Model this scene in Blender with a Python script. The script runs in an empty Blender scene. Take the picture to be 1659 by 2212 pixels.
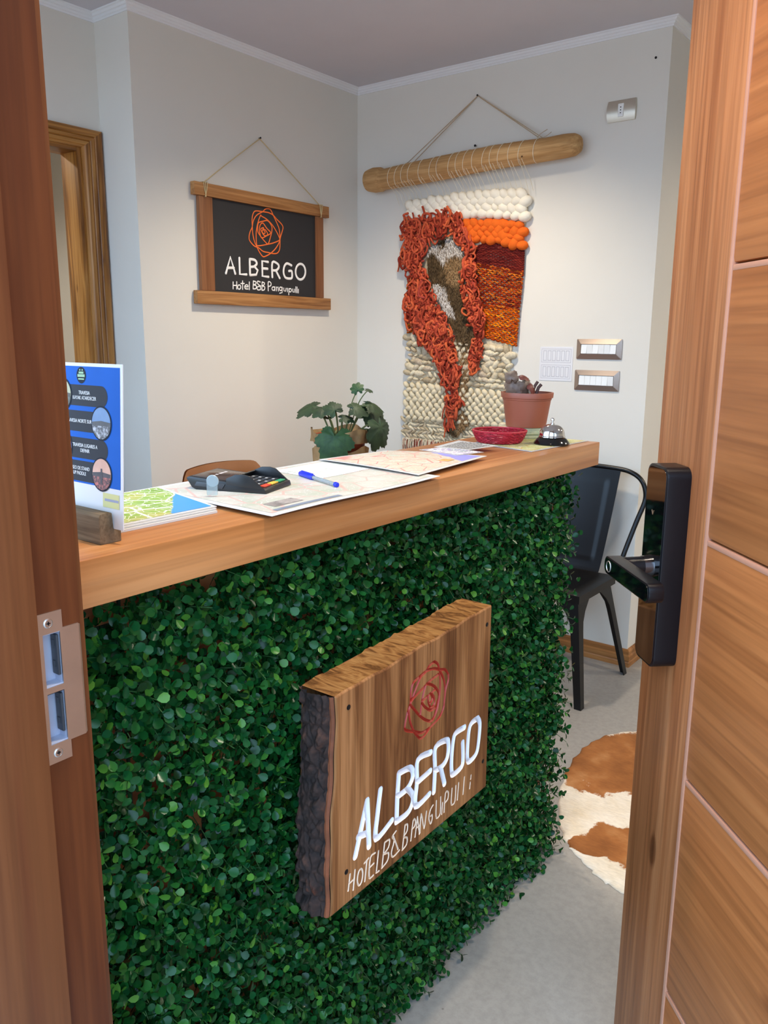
import bpy, bmesh, math, random
import numpy as np
from mathutils import Vector, Matrix, Quaternion, noise as mno
random.seed(7); rng = np.random.default_rng(7)
SC = bpy.context.scene; COL = SC.collection
PI = math.pi

def C(r, g, b):
    f = lambda c: (c/255/12.92) if c/255 <= .04045 else ((c/255+.055)/1.055)**2.4
    return (f(r), f(g), f(b), 1.0)

# ---------------------------------------------------------------- materials
def newmat(name):
    m = bpy.data.materials.new(name); m.use_nodes = True
    nt = m.node_tree; b = nt.nodes['Principled BSDF']
    return m, nt, b
def link(nt, a, b): nt.links.new(a, b)
def ramp(nt, fac, stops):
    r = nt.nodes.new('ShaderNodeValToRGB'); e = r.color_ramp.elements
    while len(e) < len(stops): e.new(.5)
    for el, (p, c) in zip(e, stops): el.position = p; el.color = c
    if fac is not None: link(nt, fac, r.inputs[0])
    return r.outputs[0]
def noise(nt, vec, scale, detail=4, rough=.55, dist=0):
    n = nt.nodes.new('ShaderNodeTexNoise'); n.inputs['Scale'].default_value = scale
    n.inputs['Detail'].default_value = detail; n.inputs['Roughness'].default_value = rough
    n.inputs['Distortion'].default_value = dist
    if vec is not None: link(nt, vec, n.inputs['Vector'])
    return n.outputs['Fac']
def coords(nt, scale=(1, 1, 1), loc=(0, 0, 0), rot=(0, 0, 0)):
    t = nt.nodes.new('ShaderNodeTexCoord'); m = nt.nodes.new('ShaderNodeMapping')
    m.inputs['Scale'].default_value = scale; m.inputs['Location'].default_value = loc
    m.inputs['Rotation'].default_value = rot
    link(nt, t.outputs['Object'], m.inputs['Vector']); return m.outputs['Vector']
def bump(nt, b, h, strength=.2, dist=.002):
    n = nt.nodes.new('ShaderNodeBump'); n.inputs['Strength'].default_value = strength
    n.inputs['Distance'].default_value = dist
    link(nt, h, n.inputs['Height']); link(nt, n.outputs[0], b.inputs['Normal'])
def mixc(nt, fac, a, b, mode='MIX'):
    n = nt.nodes.new('ShaderNodeMix'); n.data_type = 'RGBA'; n.blend_type = mode
    for v, k in ((fac, 0), (a, 6), (b, 7)):
        if isinstance(v, (int, float)): n.inputs[k].default_value = v
        elif isinstance(v, tuple): n.inputs[k].default_value = v
        else: link(nt, v, n.inputs[k])
    return n.outputs[2]
def plain(name, col, rough=.5, metal=0, spec=.5, var=.06, vs=8, bmp=0, bs=60, coat=0):
    m, nt, b = newmat(name)
    b.inputs['Roughness'].default_value = rough; b.inputs['Metallic'].default_value = metal
    b.inputs['Specular IOR Level'].default_value = spec; b.inputs['Coat Weight'].default_value = coat
    v = coords(nt)
    d = tuple(c*(1-var) for c in col[:3])+(1,); l = tuple(min(1, c*(1+var)) for c in col[:3])+(1,)
    link(nt, ramp(nt, noise(nt, v, vs), [(.3, d), (.7, l)]), b.inputs['Base Color'])
    if bmp: bump(nt, b, noise(nt, v, bs, 3), bmp)
    return m
def island(name, stops, rough=.6, spec=.3, bmp=0, bs=200, sheen=0):
    m, nt, b = newmat(name)
    g = nt.nodes.new('ShaderNodeNewGeometry')
    c = ramp(nt, g.outputs['Random Per Island'], stops)
    c2 = mixc(nt, .5, c, ramp(nt, noise(nt, coords(nt), 120, 2), [(.3, (.6, .6, .6, 1)), (.7, (1.3, 1.3, 1.3, 1))]), 'MULTIPLY')
    link(nt, c2, b.inputs['Base Color'])
    b.inputs['Roughness'].default_value = rough; b.inputs['Specular IOR Level'].default_value = spec
    if bmp: bump(nt, b, noise(nt, coords(nt), bs, 2), bmp)
    return m
def wood(name, cols, axis=2, sc=1.0, rough=.45, stretch=.07, dist=.6, rot=(0, 0, 0), bmp=.12, fib=.25, loc=(0, 0, 0), spec=.4, knots=True, bands=3.2, ns=14):
    """long grained timber: bands across the grain, fine fibres along it, a few knots"""
    m, nt, b = newmat(name)
    s = [1, 1, 1]; s[axis] = stretch
    v = coords(nt, tuple(x*sc for x in s), loc, rot)
    n1 = noise(nt, v, ns, 4, .55, dist)
    w = nt.nodes.new('ShaderNodeMath'); w.operation = 'MULTIPLY'; link(nt, n1, w.inputs[0]); w.inputs[1].default_value = bands
    fr = nt.nodes.new('ShaderNodeMath'); fr.operation = 'PINGPONG'; link(nt, w.outputs[0], fr.inputs[0]); fr.inputs[1].default_value = .5
    d2 = nt.nodes.new('ShaderNodeMath'); d2.operation = 'MULTIPLY'; link(nt, fr.outputs[0], d2.inputs[0]); d2.inputs[1].default_value = 2
    base = ramp(nt, d2.outputs[0], [(0, cols[0]), (.45, cols[1]), (1, cols[2])])
    big = ramp(nt, noise(nt, v, 3.5, 3), [(.3, (.82, .82, .82, 1)), (.7, (1.12, 1.12, 1.12, 1))])
    base = mixc(nt, .8, base, big, 'MULTIPLY')
    s2 = [170, 170, 170]; s2[axis] = 3.5
    f = noise(nt, coords(nt, tuple(x*sc for x in s2), loc, rot), 1, 3)
    base = mixc(nt, fib, base, ramp(nt, f, [(.3, (.45, .4, .36, 1)), (.6, (1.15, 1.15, 1.15, 1))]), 'MULTIPLY')
    if knots:
        s3 = [5, 5, 5]; s3[axis] = 2.0
        vo = nt.nodes.new('ShaderNodeTexVoronoi'); vo.inputs['Scale'].default_value = 1.0
        link(nt, coords(nt, tuple(x*sc for x in s3), loc, rot), vo.inputs['Vector'])
        base = mixc(nt, 1.0, base, ramp(nt, vo.outputs['Distance'], [(0, (.32, .26, .22, 1)), (.045, (.5, .42, .38, 1)), (.07, (1, 1, 1, 1))]), 'MULTIPLY')
    link(nt, base, b.inputs['Base Color'])
    b.inputs['Roughness'].default_value = rough; b.inputs['Specular IOR Level'].default_value = spec
    if bmp: bump(nt, b, f, bmp, .001)
    return m

# ---------------------------------------------------------------- mesh builder
class MB:
    def __init__(s): s.v = []; s.f = []; s.m = []; s.mi = 0
    def add(s, vs, fs):
        o = len(s.v); s.v += [tuple(v) for v in vs]
        for f in fs: s.f.append(tuple(i+o for i in f)); s.m.append(s.mi)
        return s
    def box(s, a, b, bev=0, M=None):
        (x0, y0, z0), (x1, y1, z1) = a, b
        x0, x1 = sorted((x0, x1)); y0, y1 = sorted((y0, y1)); z0, z1 = sorted((z0, z1))
        bm = bmesh.new(); bmesh.ops.create_cube(bm, size=1)
        for v in bm.verts: v.co = Vector(((x0+x1)/2+v.co.x*(x1-x0), (y0+y1)/2+v.co.y*(y1-y0), (z0+z1)/2+v.co.z*(z1-z0)))
        if bev: bmesh.ops.bevel(bm, geom=bm.edges[:], offset=bev, segments=2, profile=.6, affect='EDGES')
        return s.bm(bm, M)
    def bm(s, bm, M=None):
        bm.verts.index_update()
        vs = [(M @ v.co) if M else v.co.copy() for v in bm.verts]; fs = [[v.index for v in f.verts] for f in bm.faces]
        bm.free(); return s.add(vs, fs)
    def prism(s, pts, h0, h1, M=None, bev=0):
        """polygon pts (u,v) extruded along w from h0 to h1, mapped by M"""
        bm = bmesh.new(); vs = [bm.verts.new((p[0], p[1], h0)) for p in pts]
        f = bm.faces.new(vs); r = bmesh.ops.extrude_face_region(bm, geom=[f])
        for v in r['geom']:
            if isinstance(v, bmesh.types.BMVert): v.co.z = h1
        bmesh.ops.recalc_face_normals(bm, faces=bm.faces[:])
        if bev: bmesh.ops.bevel(bm, geom=bm.edges[:], offset=bev, segments=2, profile=.6, affect='EDGES')
        return s.bm(bm, M)
    def tube(s, pts, r, n=8, closed=False, cap=True, flat=None):
        P = [Vector(p) for p in pts]
        if closed and (P[0]-P[-1]).length < 1e-6: P = P[:-1]
        N = len(P); R = r if isinstance(r, (list, tuple)) else [r]*N
        T = []
        for i in range(N):
            a = P[(i-1) % N] if (closed or i > 0) else P[i]; b = P[(i+1) % N] if (closed or i < N-1) else P[i]
            t = (b-a); T.append(t.normalized() if t.length > 1e-9 else Vector((0, 0, 1)))
        u = T[0].orthogonal().normalized(); vs = []
        for i in range(N):
            u = (u-T[i]*u.dot(T[i])); u = u.normalized() if u.length > 1e-6 else T[i].orthogonal().normalized()
            w = T[i].cross(u)
            for k in range(n):
                a = 2*PI*k/n; d = (u*math.cos(a)+w*math.sin(a))*R[i]
                if flat: d = d-Vector(flat[0])*d.dot(Vector(flat[0]))*(1-flat[1])
                vs.append(P[i]+d)
        fs = []
        for i in range(N if closed else N-1):
            j = (i+1) % N
            for k in range(n): fs.append((i*n+k, i*n+(k+1) % n, j*n+(k+1) % n, j*n+k))
        if cap and not closed: fs += [tuple(range(n))[::-1], tuple((N-1)*n+k for k in range(n))]
        return s.add(vs, fs)
    def lathe(s, prof, n=32, M=None, cap=True):
        vs = []; fs = []
        for (r, z) in prof:
            for k in range(n):
                a = 2*PI*k/n; p = Vector((r*math.cos(a), r*math.sin(a), z)); vs.append(M @ p if M else p)
        for i in range(len(prof)-1):
            for k in range(n): fs.append((i*n+k, i*n+(k+1) % n, (i+1)*n+(k+1) % n, (i+1)*n+k))
        if cap: fs += [tuple(range(n))[::-1], tuple((len(prof)-1)*n+k for k in range(n))]
        return s.add(vs, fs)
    def blob(s, c, rad, M=None, seg=10, ring=6):
        c = Vector(c); vs = [c+(M @ Vector((0, 0, rad[2])) if M else Vector((0, 0, rad[2])))]
        for i in range(1, ring):
            t = PI*i/ring
            for k in range(seg):
                a = 2*PI*k/seg; p = Vector((rad[0]*math.sin(t)*math.cos(a), rad[1]*math.sin(t)*math.sin(a), rad[2]*math.cos(t)))
                vs.append(c+(M @ p if M else p))
        p = Vector((0, 0, -rad[2])); vs.append(c+(M @ p if M else p)); e = len(vs)-1; fs = []
        for k in range(seg):
            fs.append((0, 1+k, 1+(k+1) % seg)); b = 1+(ring-2)*seg; fs.append((e, b+(k+1) % seg, b+k))
            for i in range(ring-2):
                a = 1+i*seg; fs.append((a+k, a+seg+k, a+seg+(k+1) % seg, a+(k+1) % seg))
        return s.add(vs, fs)
    def grid(s, nu, nv, fn):
        vs = [fn(i/nu, j/nv) for i in range(nu+1) for j in range(nv+1)]
        fs = [(i*(nv+1)+j, (i+1)*(nv+1)+j, (i+1)*(nv+1)+j+1, i*(nv+1)+j+1) for i in range(nu) for j in range(nv)]
        return s.add(vs, fs)

ORG = {}
def finish(name, mb, mats, parent=None, smooth=True, local=False, origin=None, recalc=True):
    """one mesh object from the builder; vertices are world coordinates unless local"""
    if not isinstance(mats, (list, tuple)): mats = [mats]
    me = bpy.data.meshes.new(name); o = bpy.data.objects.new(name, me)
    V = np.array([tuple(v) for v in mb.v], dtype=np.float64)
    if parent is not None:
        o.parent = parent
        if not local: V = V-np.array(ORG[parent.name])
        ORG[o.name] = ORG[parent.name]
    else:
        if origin is None: origin = ((V[:, 0].min()+V[:, 0].max())/2, (V[:, 1].min()+V[:, 1].max())/2, V[:, 2].min())
        V = V-np.array(origin); o.location = origin; ORG[o.name] = tuple(origin)
    me.from_pydata(V.tolist(), [], mb.f)
    for m in mats: me.materials.append(m)
    if len(mats) > 1: me.polygons.foreach_set('material_index', mb.m)
    if recalc and len(mb.f) < 60000:
        bm = bmesh.new(); bm.from_mesh(me); bmesh.ops.recalc_face_normals(bm, faces=bm.faces[:]); bm.to_mesh(me); bm.free()
    if smooth:
        me.polygons.foreach_set('use_smooth', [True]*len(me.polygons))
        me.set_sharp_from_angle(angle=math.radians(smooth if smooth is not True else 40))
    me.update(); COL.objects.link(o); return o
def tag(o, label, cat, group=None, kind=None):
    o['label'] = label; o['category'] = cat
    if group: o['group'] = group
    if kind: o['kind'] = kind
    return o
def thing(name, loc, label, cat, rot=(0, 0, 0), group=None, kind=None):
    o = bpy.data.objects.new(name, None); o.location = loc; o.rotation_euler = rot
    o.empty_display_size = .05; COL.objects.link(o); ORG[o.name] = tuple(loc)
    return tag(o, label, cat, group, kind)
def struct(name, mb, m, label, cat, **k):
    return tag(finish(name, mb, m, **k), label, cat, kind='structure')
def copy_tree(o, parent=None):
    c = o.copy(); COL.objects.link(c); c.parent = parent
    ORG[c.name] = ORG[o.name]
    for ch in list(o.children): copy_tree(ch, c)
    return c
def FR(o, ex, ey, ez):
    """matrix with columns ex,ey,ez and origin o"""
    M = Matrix.Identity(4)
    for i, e in enumerate((ex, ey, ez, o)):
        for k in range(3): M[k][i] = e[k]
    return M
def smoothpath(P, n=4, closed=False):
    """Catmull-Rom through points"""
    P = [Vector(p) for p in P]; N = len(P); out = []
    if closed and (P[0]-P[-1]).length < 1e-6: P = P[:-1]; N -= 1
    for i in range(N if closed else N-1):
        g = (lambda k: P[k % N]) if closed else (lambda k: P[min(max(k, 0), N-1)])
        p0, p1, p2, p3 = g(i-1), g(i), g(i+1), g(i+2)
        for j in range(n):
            t = j/n; out.append(.5*((2*p1)+(p2-p0)*t+(2*p0-5*p1+4*p2-p3)*t*t+(3*p1-p0-3*p2+p3)*t**3))
    if not closed: out.append(P[-1])
    return out
def textmesh(mb, txt, size, M, align='CENTER', th=.0002, sx=1.0):
    cu = bpy.data.curves.new('t', 'FONT'); cu.body = txt; cu.size = size; cu.align_x = align; cu.align_y = 'CENTER'
    cu.extrude = th; cu.resolution_u = 3; o = bpy.data.objects.new('t', cu); COL.objects.link(o)
    bpy.context.view_layer.update()
    me = bpy.data.meshes.new_from_object(o.evaluated_get(bpy.context.evaluated_depsgraph_get()))
    mb.add([M @ Vector((v.co.x*sx, v.co.y, v.co.z)) for v in me.vertices], [tuple(p.vertices) for p in me.polygons])
    bpy.data.objects.remove(o); bpy.data.meshes.remove(me); bpy.data.curves.remove(cu)
WS1=[[[2.3284,1.5947],[2.3546,1.6594],[2.3784,1.5961]],[[2.3371,1.6162],[2.3714,1.6186]],[[2.4034,1.6594],[2.4036,1.5957],[2.4406,1.5969]],[[2.461,1.66],[2.4609,1.5955]],[[2.461,1.66],[2.4898,1.6583],[2.5006,1.6454],[2.4861,1.6325],[2.4621,1.6289]],[[2.4861,1.6325],[2.5053,1.6181],[2.4962,1.5997],[2.4609,1.5955]],[[2.5664,1.6562],[2.532,1.6576],[2.5318,1.596],[2.5675,1.595]],[[2.5317,1.6278],[2.5627,1.628]],[[2.5908,1.5956],[2.5926,1.6562],[2.6249,1.6525],[2.6304,1.6387],[2.6152,1.6255],[2.5928,1.624]],[[2.6123,1.6253],[2.6352,1.5942]],[[2.7095,1.6525],[2.6821,1.6588],[2.6666,1.6474],[2.6601,1.6285],[2.6615,1.6123],[2.6715,1.5985],[2.6928,1.5957],[2.7114,1.6009],[2.7108,1.6278],[2.6935,1.6275]],[[2.7988,1.6316],[2.7962,1.6185],[2.789,1.6071],[2.7785,1.5992],[2.7663,1.5959],[2.7543,1.5977],[2.7442,1.6044],[2.7377,1.6148],[2.7356,1.6274],[2.7382,1.6403],[2.7452,1.6516],[2.7555,1.6596],[2.7676,1.663],[2.7797,1.6613],[2.7899,1.6548],[2.7966,1.6443],[2.7988,1.6316]]]
WS2=[[[2.3654,1.5625],[2.3643,1.5354]],[[2.3852,1.5644],[2.3841,1.5356]],[[2.3648,1.549],[2.3846,1.55]],[[2.4065,1.5446],[2.4052,1.5402],[2.4019,1.5369],[2.3975,1.5355],[2.3932,1.5365],[2.3902,1.5395],[2.3892,1.5437],[2.3905,1.548],[2.3938,1.5513],[2.3982,1.5527],[2.4024,1.5518],[2.4055,1.5488],[2.4065,1.5446]],[[2.4178,1.5694],[2.4165,1.5361]],[[2.4081,1.5591],[2.4267,1.5601]],[[2.4294,1.5466],[2.4471,1.5483],[2.4419,1.5559],[2.4296,1.5505],[2.4314,1.5396],[2.4467,1.5388]],[[2.4555,1.5676],[2.4544,1.5368]],[[2.4785,1.5729],[2.4757,1.5411]],[[2.4785,1.5729],[2.4935,1.5698],[2.491,1.5609],[2.478,1.5578],[2.4947,1.554],[2.4915,1.5427],[2.4757,1.5411]],[[2.5179,1.5712],[2.5038,1.5736],[2.5024,1.5643],[2.5157,1.5551],[2.5198,1.5413],[2.5026,1.5385],[2.5002,1.5495],[2.5214,1.5554]],[[2.5293,1.5718],[2.5271,1.5377]],[[2.5293,1.5718],[2.5424,1.5686],[2.5387,1.5595],[2.5288,1.5566],[2.5442,1.5518],[2.5404,1.5403],[2.5271,1.5377]],[[2.5646,1.5375],[2.5657,1.5739],[2.5813,1.5708],[2.5792,1.5593],[2.5651,1.5557]],[[2.6036,1.5484],[2.6024,1.5447],[2.5993,1.5418],[2.5952,1.5406],[2.591,1.5414],[2.5881,1.5439],[2.5871,1.5475],[2.5883,1.5513],[2.5914,1.5541],[2.5956,1.5553],[2.5997,1.5545],[2.6026,1.552],[2.6036,1.5484]],[[2.6044,1.5558],[2.604,1.5402]],[[2.6141,1.5399],[2.6145,1.5555]],[[2.6144,1.5522],[2.6241,1.5568],[2.626,1.5397]],[[2.6479,1.5498],[2.6467,1.5461],[2.6438,1.5432],[2.6399,1.542],[2.636,1.5428],[2.6332,1.5454],[2.6322,1.549],[2.6334,1.5528],[2.6363,1.5556],[2.6402,1.5568],[2.6441,1.556],[2.6469,1.5535],[2.6479,1.5498]],[[2.6493,1.5561],[2.6487,1.5342],[2.6336,1.5306]],[[2.6589,1.5537],[2.6598,1.5422],[2.6701,1.5406],[2.6734,1.5532]],[[2.682,1.5536],[2.6817,1.5391]],[[2.6918,1.5529],[2.69,1.527]],[[2.7071,1.5466],[2.706,1.543],[2.7032,1.5402],[2.6995,1.5391],[2.6958,1.5399],[2.6932,1.5423],[2.6923,1.5458],[2.6933,1.5494],[2.6961,1.5522],[2.6998,1.5533],[2.7035,1.5525],[2.7062,1.5501],[2.7071,1.5466]],[[2.7153,1.5524],[2.7162,1.5399],[2.7262,1.5391],[2.7277,1.5518]],[[2.7354,1.5627],[2.7349,1.5383]],[[2.7436,1.5622],[2.7431,1.5378]],[[2.7516,1.553],[2.7513,1.5374]]]
WSE=[[[2.5741,1.8725],[2.5888,1.8693],[2.603,1.8498],[2.6233,1.8216],[2.6377,1.7965],[2.6414,1.764],[2.6407,1.735],[2.637,1.7119],[2.6229,1.6972],[2.5986,1.6932],[2.5718,1.695],[2.5394,1.6974],[2.5136,1.7094],[2.4879,1.7151],[2.4644,1.7329],[2.4607,1.7485],[2.4671,1.7689],[2.479,1.788],[2.487,1.8146],[2.5064,1.8385],[2.5415,1.8566],[2.5564,1.8684],[2.5741,1.8725]],[[2.5012,1.8547],[2.4866,1.8421],[2.4801,1.8197],[2.4805,1.7881],[2.4823,1.7605],[2.4913,1.7315],[2.505,1.7106],[2.5188,1.6916],[2.5358,1.6768],[2.5505,1.678],[2.5836,1.693],[2.6143,1.7161],[2.6363,1.7429],[2.6461,1.7686],[2.6559,1.7902],[2.6609,1.8072],[2.6505,1.8205],[2.6236,1.8359],[2.603,1.8498],[2.5766,1.8568],[2.5415,1.8566],[2.5012,1.8547]],[[2.5294,1.8412],[2.5172,1.8199],[2.5062,1.7908],[2.5009,1.7624],[2.5025,1.7225],[2.5138,1.7175],[2.5668,1.7283],[2.6029,1.7377],[2.6381,1.7523],[2.6339,1.7674],[2.6164,1.7902],[2.593,1.8122],[2.564,1.8292],[2.5351,1.8379],[2.5294,1.8412]],[[2.5169,1.8099],[2.5432,1.8188],[2.5697,1.8238],[2.5914,1.8059],[2.5938,1.7879],[2.5856,1.7627],[2.5699,1.7306],[2.5524,1.7371],[2.5267,1.7569],[2.5114,1.7734],[2.5105,1.7913],[2.5169,1.8099]],[[2.543,1.8108],[2.5629,1.7928],[2.5861,1.7769],[2.5619,1.7624],[2.5323,1.7514],[2.5227,1.7685],[2.5204,1.7863],[2.5283,1.8052],[2.543,1.8108]],[[2.5453,1.793],[2.5291,1.7872],[2.5331,1.7756],[2.5502,1.7612],[2.568,1.769],[2.5567,1.7841],[2.5422,1.7866],[2.5535,1.7757],[2.5445,1.7687],[2.5361,1.7779],[2.5453,1.793]]]
CL1=[[[0.8726,0.5495],[0.9016,0.6319],[0.9069,0.5493]],[[0.88,0.5803],[0.9055,0.5744]],[[0.9354,0.6348],[0.9285,0.5955],[0.9252,0.5532],[0.9667,0.5644]],[[0.9848,0.6417],[0.981,0.5989],[0.9799,0.556]],[[0.9848,0.6417],[1.0142,0.6382],[1.0239,0.6277],[1.0229,0.6142],[1.0096,0.6028],[0.9843,0.6008]],[[1.0096,0.6028],[1.0251,0.5832],[1.0241,0.5677],[1.0107,0.5565],[0.9799,0.556]],[[1.0771,0.64],[1.0387,0.6422],[1.0371,0.6006],[1.0349,0.5579],[1.0754,0.5612]],[[1.0371,0.6006],[1.0769,0.605]],[[1.0897,0.559],[1.0917,0.6012],[1.0916,0.6428],[1.1261,0.643],[1.1334,0.6309],[1.1307,0.608],[1.1158,0.5978],[1.0932,0.5986]],[[1.1098,0.5968],[1.1235,0.5591]],[[1.186,0.644],[1.1571,0.6443],[1.1489,0.6318],[1.145,0.6],[1.1463,0.5732],[1.153,0.5645],[1.1802,0.5676],[1.1843,0.5831],[1.1816,0.6156]],[[1.2327,0.6438],[1.2415,0.6288],[1.2391,0.5948],[1.2319,0.5724],[1.2101,0.5661],[1.2003,0.5742],[1.1995,0.6015],[1.2031,0.6325],[1.2125,0.6431],[1.2327,0.6438]]]
CL2=[[[0.8599,0.5259],[0.8553,0.4994]],[[0.8719,0.5266],[0.8675,0.4939]],[[0.8587,0.5107],[0.8698,0.5119]],[[0.8906,0.5033],[0.8885,0.497],[0.8853,0.4934],[0.8819,0.4934],[0.8792,0.497],[0.8778,0.5032],[0.8782,0.5104],[0.8803,0.5166],[0.8834,0.5203],[0.8868,0.5203],[0.8896,0.5168],[0.891,0.5106],[0.8906,0.5033]],[[0.9058,0.5287],[0.895,0.5254]],[[0.9015,0.5269],[0.8964,0.4923]],[[0.9229,0.5288],[0.9107,0.5269],[0.9073,0.4929],[0.9183,0.4909]],[[0.9096,0.5104],[0.9194,0.5118]],[[0.9317,0.5275],[0.9258,0.491],[0.9333,0.4902]],[[0.9479,0.5343],[0.9409,0.4912]],[[0.9479,0.5343],[0.9608,0.5327],[0.9584,0.52],[0.9469,0.514],[0.9585,0.5094],[0.9561,0.4967],[0.9409,0.4912]],[[0.9789,0.539],[0.9685,0.5339],[0.9739,0.524],[0.9664,0.5052],[0.9718,0.4951],[0.989,0.4982]],[[0.9711,0.5343],[0.9849,0.5022]],[[1.0043,0.5374],[0.9972,0.4938]],[[1.0043,0.5374],[1.0112,0.5348],[1.0101,0.5229],[1.0007,0.517],[1.0104,0.5102],[1.0093,0.4981],[0.9972,0.4938]],[[1.0217,0.4988],[1.0278,0.5336],[1.0349,0.53],[1.0323,0.5205],[1.024,0.5193]],[[1.0343,0.4994],[1.0404,0.5345],[1.0471,0.4983]],[[1.0367,0.5146],[1.0466,0.515]],[[1.0485,0.4994],[1.0517,0.5343],[1.0614,0.5019],[1.0677,0.5319]],[[1.0882,0.5339],[1.0795,0.5279],[1.0756,0.5132],[1.0819,0.5007],[1.0862,0.5079],[1.0859,0.5155],[1.0814,0.5159]],[[1.0985,0.5372],[1.0982,0.5075],[1.1029,0.5014],[1.1119,0.5064],[1.1121,0.5382]],[[1.1188,0.5237],[1.1167,0.5021]],[[1.1244,0.5021],[1.1275,0.5384],[1.137,0.5359],[1.136,0.5231],[1.1267,0.5199]],[[1.1495,0.5376],[1.1476,0.5098],[1.1527,0.5035],[1.1605,0.5075],[1.1623,0.5374]],[[1.1719,0.5387],[1.1687,0.5055]],[[1.1914,0.5414],[1.1882,0.5078]],[[1.2153,0.5345],[1.2144,0.5271]],[[1.2134,0.5207],[1.2117,0.5086]]]
CLE=[[[1.0824,0.8053],[1.0684,0.8032],[1.0569,0.7951],[1.0434,0.7913],[1.0303,0.7768],[1.0176,0.7589],[1.0067,0.7417],[0.9998,0.7207],[1.0028,0.7112],[1.0267,0.6992],[1.0484,0.6887],[1.0724,0.6884],[1.1009,0.6961],[1.114,0.7087],[1.1157,0.7194],[1.1179,0.7411],[1.1128,0.7628],[1.0995,0.7846],[1.0928,0.7977],[1.0824,0.8053]],[[1.1274,0.7666],[1.1163,0.7796],[1.0994,0.7852],[1.0828,0.7927],[1.0608,0.7962],[1.0395,0.7926],[1.0224,0.7884],[1.0153,0.775],[1.0149,0.754],[1.0104,0.7426],[1.0137,0.7236],[1.0228,0.7044],[1.0347,0.6893],[1.0447,0.6798],[1.0566,0.6799],[1.0764,0.6893],[1.0927,0.6929],[1.1069,0.7013],[1.1149,0.7134],[1.12,0.7417],[1.1269,0.7555],[1.1274,0.7666]],[[1.0997,0.7784],[1.0754,0.7756],[1.0538,0.7698],[1.0157,0.756],[1.0276,0.7374],[1.0435,0.7205],[1.0617,0.7062],[1.0781,0.6992],[1.0901,0.7077],[1.0977,0.7235],[1.102,0.7468],[1.1011,0.7693],[1.0997,0.7784]],[[1.0435,0.7229],[1.0485,0.75],[1.0577,0.7696],[1.0636,0.7718],[1.084,0.7598],[1.098,0.742],[1.0956,0.7243],[1.086,0.7055],[1.0781,0.6999]],[[1.0863,0.7535],[1.0643,0.7492],[1.0487,0.7452],[1.0549,0.7344],[1.0733,0.7202],[1.0896,0.7203],[1.0954,0.7306]],[[1.0663,0.7484],[1.0667,0.7374],[1.0752,0.7244],[1.0852,0.7281],[1.0827,0.7413],[1.0743,0.7505],[1.0787,0.7391],[1.0728,0.7339]]]
# rug markings: centre (relative to the rug), radii, rotation
RUG_SPOTS = [(-.60, .04, .20, .24, -.3), (-.36, -.37, .19, .105, .2), (-.20, .15, .3, .3, .5), (.35, .1, .25, .35, 0), (.2, -.35, .2, .15, 0), (-.50, -.45, .06, .04, 0)]
HIDE_W = [[(-2.098, 1.79), (-2.066, 1.788), (-2.0, 1.777), (-1.99, 1.727), (-2.0, 1.693), (-2.053, 1.691), (-2.085, 1.684), (-2.105, 1.655), (-2.139, 1.695), (-2.161, 1.718), (-2.199, 1.70), (-2.215, 1.729), (-2.189, 1.765), (-2.14, 1.75), (-2.102, 1.723)],
          [(-2.175, 1.571), (-2.136, 1.584), (-2.092, 1.555), (-2.08, 1.516), (-2.052, 1.472), (-2.03, 1.422), (-2.094, 1.448), (-2.144, 1.516)]]
HIDE_T = [[(-2.105, 1.651), (-2.074, 1.683), (-1.99, 1.689), (-1.99, 1.634), (-2.0, 1.591), (-2.039, 1.566), (-2.087, 1.577)],
          [(-2.02, 1.285), (-1.94, 1.286), (-1.94, 1.185), (-1.96, 1.102), (-1.98, 1.017), (-1.93, .968), (-2.0, .90), (-2.07, .95), (-2.014, 1.1)]]
SKYC = (.47, .70, 1.0, 1); GROUNDC = (.30, .35, .43, 1); SKYS = 6.2; EXPO = 0.0
W1 = (1.0, .86, .68)
LIGHTS = [((-1.75, 2.42, 2.455), (-1.75, 2.42, 0), 84, 132, .8, W1),
          ((.35, 2.4, 2.455), (.35, 2.4, 0), 80, 140, .7, W1),
          ((-.52, .78, 2.455), (-.60, .78, 0), 75, 72, .6, W1),
          ((.7, 4.0, 2.455), (.7, 4.0, 0), 75, 168, .3, W1),
          ((-3.7, 1.4, 2.45), (-3.7, 1.4, 0), 45, 150, .6, W1)]
# ---------------------------------------------------------------- camera
cam = bpy.data.cameras.new('camera'); co = bpy.data.objects.new('camera', cam); COL.objects.link(co)
F, PSI, TH, RHO, HC = 1761.888, .655, .209, .0078, 1.3388
fw = Vector((-math.sin(PSI)*math.cos(TH), math.cos(PSI)*math.cos(TH), -math.sin(TH)))
r0 = Vector((math.cos(PSI), math.sin(PSI), 0)); u0 = r0.cross(fw)
rr = r0*math.cos(RHO)+u0*math.sin(RHO); uu = -r0*math.sin(RHO)+u0*math.cos(RHO)
co.matrix_world = FR((0, 0, HC), rr, uu, -fw)
cam.sensor_fit = 'VERTICAL'; cam.sensor_height = 36; cam.lens = F/2212*36; cam.clip_start = .01
SC.camera = co
SC.view_settings.view_transform = 'Standard'; SC.view_settings.look = 'None'
SC.view_settings.gamma = 1; SC.view_settings.use_curve_mapping = False; SC.view_settings.exposure = 0

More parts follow.
